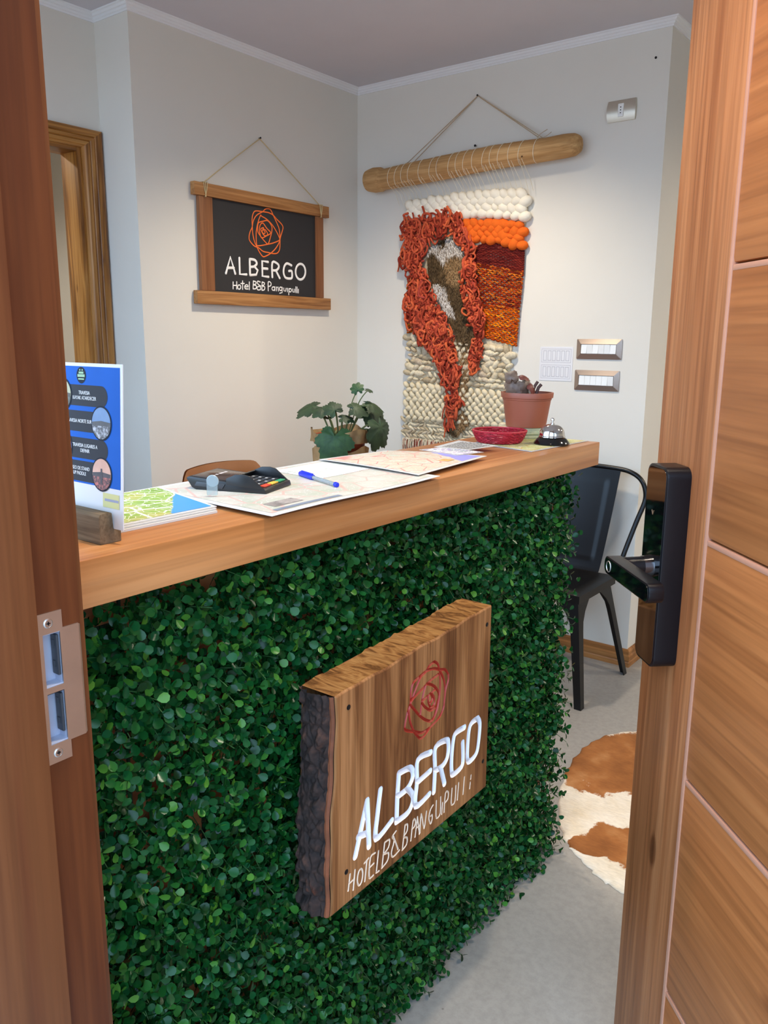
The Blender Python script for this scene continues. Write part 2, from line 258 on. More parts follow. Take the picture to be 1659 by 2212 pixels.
# ---------------------------------------------------------------- shared materials
M_wall = plain('wall_paint', C(224, 219, 208), .9, spec=.2, var=.015, vs=3, bmp=.04, bs=250)
M_ceil = plain('ceiling_paint', C(210, 207, 212), .95, spec=.1, var=.01)
M_crown = plain('crown_white', C(232, 232, 232), .7, spec=.3, var=.01)
M_door = wood('door_stile_wood', [C(146, 86, 48), C(160, 98, 57), C(178, 116, 72)], 2, 1.0, .42, .03, .2, fib=.55, loc=(3, 1, 0), ns=26, bands=2.5)
M_plank = wood('door_plank_wood', [C(158, 100, 54), C(182, 120, 68), C(198, 136, 82)], 0, .75, .42, .09, .9, fib=.3)
M_jamb = wood('jamb_wood', [C(70, 31, 12), C(85, 39, 15), C(98, 49, 21)], 2, 1.0, .42, .06, .5, fib=.3, loc=(0, 2, 5))
M_slab = wood('counter_wood', [C(176, 112, 60), C(190, 127, 74), C(202, 142, 90)], 1, .8, .33, .04, .25, fib=.3, ns=22, bands=2.4, bmp=.04, knots=False)
M_trim = wood('pine_casing', [C(112, 66, 22), C(160, 104, 44), C(186, 130, 66)], 2, 1.3, .4, .05, .5, fib=.35)
M_base = wood('baseboard_wood', [C(120, 76, 34), C(156, 102, 52), C(178, 122, 68)], 0, 1, .45, .05, .4, fib=.35)
M_black = plain('black_plastic', C(24, 24, 26), .35, var=.03)
M_dkgrey = plain('dark_grey_plastic', C(52, 54, 58), .45, var=.03)
M_white = plain('white_plastic', C(236, 236, 232), .35, var=.01)
M_paper = plain('white_paper', C(204, 200, 194), .8, spec=.2, var=.01)
M_steel = plain('brushed_steel', C(200, 196, 192), .38, 1, var=.04, vs=40)
M_nail = plain('dark_iron', C(30, 28, 28), .5, .6)
M_string = plain('cotton_string', C(232, 220, 194), .9, spec=.1, var=.08, vs=200)

# ---------------------------------------------------------------- floor
m, nt, b = newmat('polished_concrete'); v = coords(nt)
big = noise(nt, v, 1.6, 5, .6); fine = noise(nt, v, 60, 4, .7)
c = ramp(nt, big, [(.3, C(146, 141, 134)), (.7, C(167, 161, 153))])
c = mixc(nt, .35, c, ramp(nt, fine, [(.35, (.7, .7, .7, 1)), (.6, (1.1, 1.1, 1.1, 1))]), 'MULTIPLY')
vo = nt.nodes.new('ShaderNodeTexVoronoi'); vo.inputs['Scale'].default_value = 14; link(nt, v, vo.inputs['Vector'])
c = mixc(nt, .8, c, ramp(nt, vo.outputs['Distance'], [(0, (.35, .35, .35, 1)), (.02, (.5, .5, .5, 1)), (.05, (1, 1, 1, 1))]), 'MULTIPLY')
link(nt, c, b.inputs['Base Color']); link(nt, ramp(nt, big, [(.3, (.3, .3, .3, 1)), (.7, (.5, .5, .5, 1))]), b.inputs['Roughness'])
bump(nt, b, fine, .08); M_floor = m
FZ = -.12
struct('floor', MB().box((-4.6, -2.5, FZ), (3.0, 5.4, 0)), M_floor, 'smooth grey concrete floor', 'floor', smooth=False)
struct('ceiling', MB().box((-4.6, .3, 2.4752), (3.0, 5.4, 2.62)), M_ceil, 'plain off-white ceiling', 'ceiling', smooth=False)

# ---------------------------------------------------------------- walls
XL, YT, XR, X2, YA = -2.622, 3.186, -1.155, -2.822, 1.929
struct('wall_left', MB().box((XL-.2, YA, 0), (XL, YT, 2.5)), M_wall, 'cream wall with the hanging black sign', 'wall', smooth=False)
struct('wall_back', MB().box((XL-.2, YT, 0), (XR, 4.2, 2.5)), M_wall, 'cream wall with the woven hanging', 'wall', smooth=False)
w = MB(); w.box((X2-.10, .40, 0), (X2, .98, 2.5)); w.box((X2-.10, .98, 2.02), (X2, 1.84, 2.5)); w.box((X2-.10, 1.84, 0), (X2, YT, 2.5))
struct('wall_far_left', w, M_wall, 'recessed cream wall around the pine-trimmed doorway', 'wall', smooth=False)
w = MB(); w.box((-4.5, .3, 0), (-4.4, 3.2, 2.5)); w.box((-4.5, .3, 0), (X2-.10, .4, 2.5)); w.box((-4.5, 2.6, 0), (X2-.10, 2.7, 2.5))
struct('wall_beyond', w, M_wall, 'pale wall of the room beyond the pine-trimmed doorway', 'wall', smooth=False)
w = MB(); w.box((XR-.1, 5.1, 0), (2.9, 5.3, 2.5)); w.box((XR-.1, 4.2, 0), (XR, 5.2, 2.5))
struct('wall_rear', w, M_wall, 'cream wall at the far end of the lobby', 'wall', smooth=False)
struct('wall_right', MB().box((2.7, .28, 0), (2.9, 5.3, 2.5)), M_wall, 'cream wall on the right side of the lobby', 'wall', smooth=False)
w = MB(); w.box((X2-.1, .285, 0), (-2.65, .400, 2.62)); w.box((-.92, .285, 0), (-.715, .400, 2.62)); w.box((-2.65, .285, 0), (-.92, .400, 1.0)); w.box((-2.65, .285, 2.35), (-.92, .400, 2.62)); w.box((.43, .285, 0), (.70, .400, 2.62)); w.box((2.45, .285, 0), (2.9, .400, 2.62)); w.box((.70, .285, 0), (2.45, .400, .55)); w.box((.70, .285, 2.3), (2.45, .400, 2.62)); w.box((-.715, .285, 2.155), (.43, .400, 2.62))
struct('wall_front', w, M_wall, 'cream wall around the entrance door', 'wall', smooth=False)

w = MB()  # unseen window, added to let cool daylight into the lobby
for x_ in (.70, 1.555, 2.41): w.box((x_, .31, .55), (x_+.04, .375, 2.3), .002)
for z_ in (.55, 2.26): w.box((.74, .31, z_), (2.41, .375, z_+.04), .002)
struct('added_window_1', w, M_jamb, 'timber frame of the added, unseen lobby window beside the entrance door', 'window')

w = MB()  # second unseen window, added for cool light on surfaces facing the entrance
for x_ in (-2.65, -1.81, -.96): w.box((x_, .31, 1.0), (x_+.04, .375, 2.35), .002)
for z_ in (1.0, 2.31): w.box((-2.61, .31, z_), (-.96, .375, z_+.04), .002)
struct('added_window_2', w, M_jamb, 'timber frame of the added, unseen window behind the reception counter', 'window')

# crown moulding: stepped profile swept along each wall, mitred at the corners
PR = [(0, 0), (.008, 0), (.010, .010), (.018, .014), (.022, .026), (.030, .030), (.036, .042), (.046, .046), (.048, .053), (0, .053)]
def crown(name, path, label):
    mb = MB(); P = [Vector((p[0], p[1])) for p in path]; N = len(P); rings = []
    for i in range(N):
        ns = []
        for a, b_ in ((i-1, i), (i, i+1)):
            if 0 <= a and b_ < N: d = (P[b_]-P[a]).normalized(); ns.append(Vector((-d.y, d.x)))
        n = ns[0] if len(ns) == 1 else (ns[0]+ns[1])/(1+ns[0].dot(ns[1]))
        rings.append([Vector((P[i].x+n.x*q[0]*.55, P[i].y+n.y*q[0]*.55, 2.447+q[1]*.53)) for q in PR])
    k = len(PR); vs = [v_ for r_ in rings for v_ in r_]
    fs = [(i*k+j, i*k+(j+1) % k, (i+1)*k+(j+1) % k, (i+1)*k+j) for i in range(N-1) for j in range(k)]
    fs += [tuple(range(k)), tuple((N-1)*k+j for j in range(k))]
    mb.add(vs, fs); return struct(name, mb, M_crown, label, 'trim', smooth=20)
crown('trim_1', [(XR, 4.2), (XR, YT), (XL, YT), (XL, YA), (X2, YA), (X2, .40)], 'white stepped crown moulding along the ceiling')

# baseboard round the end of the tapestry wall
bp = [(0, 0), (.017, 0), (.017, .018), (.014, .024), (.017, .03), (.017, .046), (.012, .052), (.012, .066), (.006, .074), (0, .074)]
mb = MB(); path = [(XR, 4.2), (XR, YT), (XL, YT)]; P = [Vector(p) for p in path]; vs = []
for i, n in enumerate(((1, 0), (1, -1), (0, -1))):
    vs += [(P[i].x+n[0]*q[0], P[i].y+n[1]*q[0], q[1]) for q in bp]
k = len(bp)
mb.add(vs, [(i*k+j, i*k+(j+1) % k, (i+1)*k+(j+1) % k, (i+1)*k+j) for i in range(2) for j in range(k)])
struct('baseboard_back', mb, M_base, 'stepped pine baseboard round the wall corner behind the black chair', 'baseboard', smooth=20)

# ---------------------------------------------------------------- entrance frame (left jamb with its strike plate) and door
XJ, YJ0, YJ1 = -.670, .357, .404
fr = thing('trim_2', (-.7, .34, 0), 'reddish-brown timber frame of the entrance door with steel strike plate', 'door frame', kind='structure')
def jamb(sx):
    mb = MB(); x = XJ if sx < 0 else .39; o = -.045*sx*-1
    o = -.045 if sx < 0 else .045
    # pocket for the strike plate is left open
    if sx < 0:
        mb.box((x+o, .285, 0), (x, YJ1, .957)); mb.box((x+o, .285, 1.083), (x, YJ1, 2.15))
        mb.box((x+o, .285, .957), (x-.014, YJ1, 1.083)); mb.box((x-.016, .285, .957), (x, .3640, 1.083)); mb.box((x-.016, .384, .957), (x, YJ1, 1.083))
        mb.box((x-.016, .3640, 1.0155), (x, .384, 1.0225))
    else: mb.box((x+o, .285, 0), (x, YJ1, 2.15), .0015)
    return mb
M_j2 = wood('stop_wood', [C(86, 43, 21), C(100, 54, 28), C(110, 63, 33)], 2, 1.0, .42, .05, .4, fib=.3, loc=(7, 2, 1))
finish('jamb', jamb(-1), M_jamb, fr); finish('jamb', jamb(1), M_jamb, fr)
finish('head', MB().box((-.715, .285, 2.105), (.435, YJ1, 2.15), .0015), M_jamb, fr)
mb = MB(); mb.box((XJ-.001, .275, 0), (XJ+.0135, YJ0-.001, 2.105), .002); finish('door_stop', mb, M_j2, fr)
mb = MB(); mb.box((.391, .275, 0), (.3765, YJ0-.001, 2.105), .002); finish('door_stop', mb, M_j2, fr)
mb = MB()
mb.box((XJ-.075, YJ1-.003, 0), (XJ-.006, YJ1+.009, 2.15), .003)
finish('casing', mb, M_j2, fr)
# strike plate: flat plate with two boxes behind it and a lip bent round the jamb edge
x = XJ+.0012
mb = MB(); y0, y1 = .3595, .3855
T0, T1 = 1.094, .947
def pl(ya, za, yb, zb_): mb.box((XJ-.0004, ya, za), (x, yb, zb_))
pl(y0, 1.074, y1, T0); pl(y0, T1, y1, .966); pl(y0, .966, .3655, 1.074); pl(.3825, .966, y1, 1.074); pl(.3655, 1.0165, .3825, 1.0225)
pl(y1, .9645, .4015, 1.0765)
vs = []
for a in np.linspace(0, 1.5, 7):
    for q in (0, .0016): vs += [(x-.0035+(.0035-q)*math.cos(a), .4012+(.0035-q)*math.sin(a), z_) for z_ in (.9645+.003*a/1.5, 1.0765-.003*a/1.5)]
mb.add(vs, [(i*4, i*4+1, i*4+5, i*4+4) for i in range(6)]+[(i*4+2, i*4+3, i*4+7, i*4+6) for i in range(6)]+[(i*4, i*4+2, i*4+6, i*4+4) for i in range(6)]+[(i*4+1, i*4+3, i*4+7, i*4+5) for i in range(6)])
sp = finish('strike_plate', mb, M_steel, fr); sp['label'] = 'steel strike plate screwed into the jamb'
M_pock = plain('pocket_zinc', C(176, 180, 196), .5, .3)
for za, zb_ in ((1.0225, 1.074), (.966, 1.0165)):
    mb = MB(); mb.box((XJ-.0135, .3645, za), (XJ-.0125, .3835, zb_))
    mb.box((XJ-.0135, .3645, za-.0005), (XJ, .3655, zb_)); mb.box((XJ-.0135, .3825, za), (XJ, .3835, zb_))
    mb.box((XJ-.0135, .3645, zb_-.001), (XJ, .3835, zb_)); mb.box((XJ-.0135, .3645, za), (XJ, .3835, za+.001))
    finish('bolt_pocket', mb, M_pock, sp)
    mb = MB(); mb.box((XJ-.011, .3795, za+.008), (XJ-.0012, .3822, zb_-.004), .0008)
    for q in (.3, .7): mb.box((XJ-.009, .3788, za+(zb_-za)*q), (XJ-.005, .3800, za+(zb_-za)*q+.006))
    finish('adjuster_tongue', mb, M_dkgrey, sp)
for z in (1.084, .9565):
    mb = MB(); mb.lathe([(.0046, -.001), (.0046, .0004), (.0036, .0009), (.0034, .0005), (.0008, .0004)], 20, FR((x, .3718, z), (0, 1, 0), (0, 0, 1), (1, 0, 0)))
    finish('screw', mb, M_steel, sp)
    mb = MB(); mb.box((x, .3718-.0018, z-.0004), (x+.0011, .3718+.0018, z+.0004)); mb.box((x, .3718-.0004, z-.0018), (x+.0011, .3718+.0004, z+.0018))
    finish('screw_slot', mb, M_nail, sp)

# door leaf, ajar by about 46 degrees; local frame: X = towards the free edge, Y = into the room, Z up
HP = Vector((.386, .41, 0)); D = Vector((-.69, .724, 0)).normalized(); NN = Vector((-D.y, D.x, 0))   # NN points outside
Dm = Vector((-.392, 1.161, 0)); PP = Dm-D*((Dm-HP).dot(D))                                          # hinge line on the outer face
WD = (Dm-HP).dot(D)+.015
MD = FR(PP, D, -NN, (0, 0, 1))
def dbox(mb, s0, s1, z0, z1, t0, t1, bev=.0025):
    """s measured from the lock axis origin towards the free edge, t = depth behind the outer face"""
    S0 = (Dm-HP).dot(D)
    return mb.box((S0+s0, -t0, z0), (S0+s1, -t1, z1), bev)
door = thing('door_1', PP, 'wooden entrance door with wide horizontal planks, standing ajar', 'door', rot=(0, 0, math.atan2(D.y, D.x)), kind='structure')
S0 = (Dm-HP).dot(D)
finish('door_stile', dbox(MB(), -.1435, .015, .004, 2.1, 0, .044, .0065), M_door, door, local=True)
finish('door_stile', dbox(MB(), -S0+.004, -S0+.15, .004, 2.1, 0, .044, .003), M_door, door, local=True)
finish('core_panel', dbox(MB(), -S0+.05, -.10, .006, 2.098, .012, .040, 0), M_jamb, door, local=True)
zs = [.004, .084, .420, .756, 1.092, 1.430, 1.767, 2.1]
for i in range(7):
    off = random.uniform(0, 5)
    pm = wood('door_plank_wood', [C(156, 92, 48), C(168, 102, 55), C(180, 115, 66)], 0, .8, .42, .05, .5, fib=.4, ns=26, bands=2.0, loc=(off, off*2, off*3))
    finish('door_plank', dbox(MB(), -S0+.1503, -.1438, zs[i]+.0003, zs[i+1]-.0003, .0008, .02, .0068), pm, door, local=True)
M_litgroove = plain('skylit_chamfer_pink', C(184, 130, 104), .35, var=.06, vs=5)  # lighter strips along the grooves: skylight on the chamfers, put in as colour
finish('lit_groove_strip', dbox(MB(), -.1495, -.1418, .006, 2.098, -.0006, .010, .002), M_litgroove, door, local=True)
for i in range(1, 7): finish('lit_groove_strip', dbox(MB(), -S0+.1503, -.1495, zs[i]-.0085, zs[i]-.0012, .0002, .010, .002), M_litgroove, door, local=True)
# smart lock
M_glass = plain('black_glass', C(6, 6, 8), .06, spec=.8, var=0, coat=.5)
M_navy = plain('dark_anodised', C(9, 10, 16), .32, .2, var=.02)
def rrect(w, h, r, n=6):
    out = []
    for cx, cy, a0 in ((w/2-r, h/2-r, 0), (-w/2+r, h/2-r, 90), (-w/2+r, -h/2+r, 180), (w/2-r, -h/2+r, 270)):
        out += [(cx+r*math.cos(math.radians(a0+90*k/n)), cy+r*math.sin(math.radians(a0+90*k/n))) for k in range(n+1)]
    return out
LS, LZ = -.064, 1.034
LM = FR((S0+LS, 0, LZ), (1, 0, 0), (0, 0, 1), (0, 1, 0))
mb = MB(); mb.prism(rrect(.064, .282, .014), -.004, .033, LM, .0022)
lock = finish('smart_lock', mb, M_navy, door, local=True, smooth=35); lock['label'] = 'black glass-fronted smart lock with lever'
mb = MB(); mb.prism(rrect(.0575, .275, .012), .0325, .0336, LM); finish('glass_front', mb, M_glass, lock, local=True)
mb = MB(); mb.tube([LM @ Vector((0, 0, .033)), LM @ Vector((0, 0, .0335)), LM @ Vector((0, 0, .046))], [.0145, .0158, .0140], 28)
finish('chrome_collar', mb, plain('dark_chrome', C(96, 94, 96), .18, 1), lock, local=True)
mb = MB(); mb.tube([LM @ Vector((0, 0, .04)), LM @ Vector((0, 0, .084))], [.0135, .0125], 28); finish('spindle', mb, M_navy, lock, local=True)
LV = FR((S0+LS-.056, 0, LZ), (1, 0, 0), (0, 0, 1), (0, 1, 0))
mb = MB(); mb.prism(rrect(.148, .0255, .0095), .072, .0925, LV, .0022); finish('lever', mb, M_navy, lock, local=True, smooth=35)
mb = MB(); mb.prism(rrect(.143, .021, .0082), .0923, .0931, LV); finish('lever_glass', mb, M_glass, lock, local=True)
mb = MB(); mb.tube([LM @ Vector((.0075*math.cos(a), .0075*math.sin(a), .0934)) for a in np.linspace(0, 2*PI, 25)], .0006, 6, True)
finish('fingerprint_ring', mb, M_steel, lock, local=True)
mb = MB(); K = LM @ Vector((.004, .075, .0339))
mb.tube([K+Vector((-.003, 0, .003)), K+Vector((0, 0, -.003)), K+Vector((.003, 0, .003))], .0005, 6); finish('keypad_mark', mb, plain('faint_gold', C(120, 90, 60), .5), lock, local=True)

# ---------------------------------------------------------------- pine doorway in the recessed wall
dw = thing('trim_3', (X2, 1.4, 0), 'pine door casing with routed grooves in the recessed wall', 'door casing', kind='structure')
CP = [(0, 0), (.010, 0), (.014, .008), (.020, .012), (.020, .026), (.015, .030), (.020, .034), (.020, .046), (.015, .050), (.020, .054), (.022, .074), (.018, .082), (.0, .086)]
def casing(a, b_, na, nb):
    """profile swept from a to b on the wall; n = in-plane direction from the opening outwards at each end"""
    mb = MB(); vs = []
    for p, n in ((a, na), (b_, nb)):
        vs += [(X2+q[0], p[0]+n[0]*q[1], p[1]+n[1]*q[1]) for q in CP]
    k = len(CP); mb.add(vs, [(j, (j+1) % k, k+(j+1) % k, k+j) for j in range(k)]+[tuple(range(k)), tuple(k+j for j in range(k))])
    return mb
M_trimH = wood('pine_casing_head', [C(112, 66, 22), C(160, 104, 44), C(186, 130, 66)], 1, 1.3, .4, .05, .5, fib=.35)
finish('side_casing', casing((1.84, 0), (1.84, 2.012), (1, 0), (1, 1*.8)), M_trim, dw, smooth=20)
finish('side_casing', casing((.98, 0), (.98, 2.012), (-1, 0), (-1, .8)), M_trim, dw, smooth=20)
finish('head_casing', casing((.98, 2.012), (1.84, 2.012), (-1, .8), (1, .8)), M_trimH, dw, smooth=20)
for ya, yb in ((1.84, 1.822), (.98, .998)): finish('door_lining', MB().box((X2-.10, ya, 0), (X2+.004, yb, 2.015), .0015), M_trim, dw)
finish('head_lining', MB().box((X2-.10, .998, 1.997), (X2+.004, 1.822, 2.015), .0015), M_trimH, dw)
# ---------------------------------------------------------------- reception counter
XC, XB, YC0, YC1, ZC = -.7815, -1.066, .43, 1.869, 1.10
tag(finish('countertop', MB().box((XB, YC0, 1.0448), (XC, YC1, ZC), .0016), M_slab, origin=((XC+XB)/2, 1.15, 1.0448)),
    'thick honey-coloured wooden countertop of the reception counter', 'countertop')
M_body = wood('counter_body_wood', [C(120, 66, 34), C(150, 88, 48), C(170, 106, 62)], 1, 1, .5, .06, .5)
ct = thing('reception_counter', (-.95, 1.15, 0), 'brown wooden reception counter body behind the green leaf wall', 'counter')
finish('front_panel', MB().box((-.893, .45, 0), (-.875, 1.836, 1.0445), .001), M_body, ct)
finish('end_panel', MB().box((-1.04, 1.818, 0), (-.894, 1.836, 1.0445), .001), M_body, ct)
finish('end_panel', MB().box((-1.04, .45, 0), (-.894, .468, 1.0445), .001), M_body, ct)
finish('shelf', MB().box((-1.04, .469, .55), (-.894, 1.817, .568), .001), M_body, ct)

# ---------------------------------------------------------------- leaf wall
SQ = dict(tl=(.831, .832), tr=(1.272, .857), br=(1.275, .483), bl=(.813, .477))   # carved sign corners (y,z)
def leafwall(n_sprig):
    base = np.array([(0, 0, 0), (.30, .34, .05), (.62, .46, .06), (.88, .33, .03), (1.0, 0, -.03), (.88, -.33, .03), (.62, -.46, .06), (.30, -.34, .05), (.55, 0, -.04)])
    base[:, 1] *= .98
    tri = [(0, 8, 1), (1, 8, 2), (2, 8, 3), (3, 8, 4), (4, 8, 5), (5, 8, 6), (6, 8, 7), (7, 8, 0)]
    V = []; Fc = []; SV = MB()
    for i in range(n_sprig):
        y = rng.uniform(.445, 1.838); z = rng.uniform(.012, 1.040)
        back = -.874; L = rng.uniform(.035, .072)
        behind = .79 < y < 1.30 and .45 < z < .87
        if behind: L = min(L, .05)
        # dark thin patches where the backing shows
        d = Vector((1, rng.normal(0, .38), rng.normal(-.02, .42))).normalized()
        p0 = Vector((back, y, z)); p1 = p0+d*L; p1.z -= .006
        if p1.z > 1.06: p1.z = 1.06
        if p1.z < .006: p1.z = .006
        p1.x = min(p1.x, -.789 if behind else -.793)
        if p1.y > 1.846: p1.y = 1.846
        if i % 3 == 0: SV.tube([p0, (p0+p1)/2+Vector((0, 0, .003)), p1], .0007, 4, cap=False)
        nl = 4
        ang = rng.uniform(0, PI)
        for k in range(nl):
            t = 1-.26*k; q = p0.lerp(p1, t)
            for s_ in (0, 1):
                if k == 0 and rng.random() < .1: continue
                a = ang+PI*s_+k*PI/2+rng.normal(0, .25)
                e1 = d.orthogonal().normalized(); e2 = d.cross(e1)
                out = (e1*math.cos(a)+e2*math.sin(a))
                fwd = rng.uniform(.15, .95) if k else rng.uniform(.5, 1.3)
                ax = (out+d*fwd+Vector((0, 0, rng.normal(0, .15)))).normalized()
                nrm = (d*1.0-out*fwd*.6+Vector(rng.normal(0, .22, 3))); nrm = (nrm-ax*nrm.dot(ax)).normalized(); sd = nrm.cross(ax)
                size = rng.uniform(.0118, .0170)*(1.0 if k < 3 else .85)
                B = np.array([tuple(ax), tuple(sd), tuple(nrm)])*size
                lf = base.copy(); lf[:, 1] *= rng.uniform(.82, 1.0); lf[:, 2] += rng.uniform(-.12, .05)*(lf[:, 0]**2)
                W = lf@B+np.array(q)
                if W[:, 2].max() > 1.043 and W[:, 0].min() < -.780 and W[:, 0].max() < -.783: W[:, 2] -= W[:, 2].max()-1.043
                if W[:, 0].max() > -.7865 and behind: W[:, 0] -= W[:, 0].max()+.7865
                if W[:, 2].min() < .002: W[:, 2] += .002-W[:, 2].min()
                o = len(V)*9; V.append(W); Fc += [(f[0]+o, f[1]+o, f[2]+o) for f in tri]
    return np.concatenate(V), Fc, SV
def leafmat():
    m, nt, b = newmat('boxwood_leaf')
    g = nt.nodes.new('ShaderNodeNewGeometry')
    c = ramp(nt, g.outputs['Random Per Island'], [(0, C(6, 42, 16)), (.25, C(16, 66, 26)), (.5, C(22, 80, 32)), (.72, C(18, 72, 40)), (.88, C(42, 100, 38)), (1, C(78, 130, 42))])
    link(nt, c, b.inputs['Base Color']); b.inputs['Roughness'].default_value = .25; b.inputs['Specular IOR Level'].default_value = .2
    b.inputs['Subsurface Weight'].default_value = 0
    return m
hedge = thing('leaf_wall', (-.85, 1.15, 0), 'artificial wall of small glossy green boxwood leaves covering the counter front', 'artificial hedge')
V, Fc, SV = leafwall(7200)
mb = MB(); mb.v = V.tolist(); mb.f = Fc; mb.m = [0]*len(Fc)
finish('leaves', mb, leafmat(), hedge, smooth=80, recalc=False)
finish('stems', SV, plain('stem_green', C(52, 92, 44), .6), hedge)
mb = MB()
for k in range(24): mb.box((-.8745, .46+k*.06, .01), (-.8715, .464+k*.06, 1.03))
for k in range(18): mb.box((-.8745, .46, .02+k*.06), (-.8715, 1.832, .024+k*.06))
finish('backing_mesh', mb, plain('mesh_green', C(26, 50, 30), .6), hedge, smooth=False)

# ---------------------------------------------------------------- carved wooden sign
def seg_dist(Y, Z, lines):
    D2 = np.full(Y.shape, 1e9)
    for ln in lines:
        for (a, b_) in zip(ln[:-1], ln[1:]):
            ay, az = a; by, bz = b_; dy, dz = by-ay, bz-az; L2 = dy*dy+dz*dz+1e-12
            t = np.clip(((Y-ay)*dy+(Z-az)*dz)/L2, 0, 1)
            D2 = np.minimum(D2, (Y-ay-t*dy)**2+(Z-az-t*dz)**2)
    return np.sqrt(D2)
def smooth2(lines, n=4, closed=False):
    return [[(p.x, p.y) for p in smoothpath([(a, b_, 0) for a, b_ in l], n)] if len(l) > 3 else l for l in lines]
XS = -.7215
sign = thing('carved_sign', (-.752, 1.05, .48), 'rough wooden plaque with bark edge and carved white ALBERGO lettering on the leaf wall', 'sign')
M_sign = wood('plaque_wood', [C(108, 66, 36), C(146, 98, 58), C(170, 120, 76)], 2, 1.4, .6, .075, .6, fib=.55, loc=(1, 7, 2), spec=.15, ns=15, bands=2.6)
tl, tr, br, bl = [np.array(SQ[k]) for k in ('tl', 'tr', 'br', 'bl')]
NU, NV = 500, 420
U, Vv = np.meshgrid(np.linspace(0, 1, NU+1), np.linspace(0, 1, NV+1), indexing='ij')
def quad(U, V):
    a = tl[None, None]*(1-U)[..., None]+tr[None, None]*U[..., None]; c_ = bl[None, None]*(1-U)[..., None]+br[None, None]*U[..., None]
    return a*V[..., None]+c_*(1-V)[..., None]
YZ = quad(U, Vv)
wav = .0022*np.sin(Vv*9+1)+.0014*np.sin(Vv*23)
YZ[..., 0] += wav*np.clip(1-U/.12, 0, 1)
YZ[..., 1] += (.0012*np.sin(U*17)+.0008*np.sin(U*41))*np.clip((Vv-.9)/.1, 0, 1)
big = [l if len(l) < 4 else l for l in CL1]; big = smooth2(big, 4); sm = smooth2(CL2, 3); emb = smooth2(CLE, 4)
groups = [(big, .0060, .0052), (sm, .0017, .0016), (emb, .0026, .0028)]
dep = np.zeros(U.shape); cls = np.zeros(U.shape, int)
for gi, (ln, w_, dmax) in enumerate(groups):
    for it in range(3):                       # pull grid vertices onto the groove edge for a clean outline
        d = seg_dist(YZ[..., 0], YZ[..., 1], ln); e = 1e-5
        near = np.abs(d-w_) < .00052
        gy = (seg_dist(YZ[..., 0]+e, YZ[..., 1], ln)-d)/e; gz = (seg_dist(YZ[..., 0], YZ[..., 1]+e, ln)-d)/e
        mv = np.where(near, (w_-d), 0)*.7
        YZ[..., 0] += mv*gy; YZ[..., 1] += mv*gz
    d = seg_dist(YZ[..., 0], YZ[..., 1], ln)
    g = np.clip(1-d/w_, 0, 1); dep = np.maximum(dep, np.minimum(g*1.5, 1)*dmax); 
    cls = np.where(d < w_-1e-4, gi+1, cls)
edge = np.minimum(np.minimum(U, 1-U)*.44, np.minimum(Vv, 1-Vv)*.36)
rnd = .003*np.clip(1-edge/.003, 0, 1)**2
XX = XS-dep-rnd
idx = np.arange((NU+1)*(NV+1)).reshape(NU+1, NV+1)
Q = np.stack([idx[:-1, :-1], idx[1:, :-1], idx[1:, 1:], idx[:-1, 1:]], -1).reshape(-1, 4)
cq = np.max(np.stack([cls[:-1, :-1], cls[1:, :-1], cls[1:, 1:], cls[:-1, 1:]], -1), -1).reshape(-1)
P3 = np.stack([XX, YZ[..., 0], YZ[..., 1]], -1).reshape(-1, 3)
def sub(c_):
    q = Q[cq == c_]; u_, inv = np.unique(q, return_inverse=True); mb = MB()
    mb.v = P3[u_].tolist(); mb.f = inv.reshape(-1, 4).tolist(); mb.m = [0]*len(mb.f); return mb
# sides and back of the board share the face's rim
face = sub(0); T = .064
def rim(idx_line, fn):
    mb = MB(); n = 6; L = [P3[i] for i in idx_line]; vs = []
    for j in range(n+1):
        for k_, p in enumerate(L):
            q = np.array(p); q[0] -= T*j/n
            if j: q = fn(q, k_/len(L), j/n)
            vs.append(tuple(q))
    m_ = len(L); mb.add(vs, [(j*m_+k_, j*m_+k_+1, (j+1)*m_+k_+1, (j+1)*m_+k_) for j in range(n) for k_ in range(m_-1)]); return mb
def saw(q, t, s): q[2] += min(1, t*9)*(.0010*math.sin(t*71+s*9)*s+.0012*math.sin(t*23)*s+.0022*mno.noise(Vector((t*40, s*3, 1)))*s); return q
def flat_(q, t, s): return q
board = MB(); board.add(face.v, face.f)
for il, fn, mi_ in ((idx[:, -1], saw, 1), (idx[:, 0], flat_, 1), (idx[-1, :], flat_, 0)):
    r_ = rim(il, fn); board.mi = mi_; board.add(r_.v, r_.f)
board.mi = 0
M_saw = wood('sawn_end_grain', [C(96, 62, 32), C(140, 94, 50), C(166, 120, 70)], 0, 2.2, .85, .25, .6, fib=.5, spec=.1, ns=26, knots=False, bmp=.6)
bk = [P3[i]-np.array((T, 0, 0)) for i in (idx[0, 0], idx[-1, 0], idx[-1, -1], idx[0, -1])]
board.add([tuple(p) for p in bk], [(0, 1, 2, 3)])
finish('board', board, [M_sign, M_saw], sign, smooth=45, recalc=False)
M_lw = plain('lettering_white', C(226, 226, 232), .5, var=.02, bmp=.05, bs=300)
finish('lettering', sub(1), M_lw, sign, smooth=True, recalc=False)
finish('small_lettering', sub(2), plain('lettering_cream', C(226, 204, 180), .6, var=.06, vs=90), sign, smooth=True, recalc=False)
finish('rose_emblem', sub(3), plain('emblem_red', C(158, 34, 16), .45, var=.05), sign, smooth=True, recalc=False)
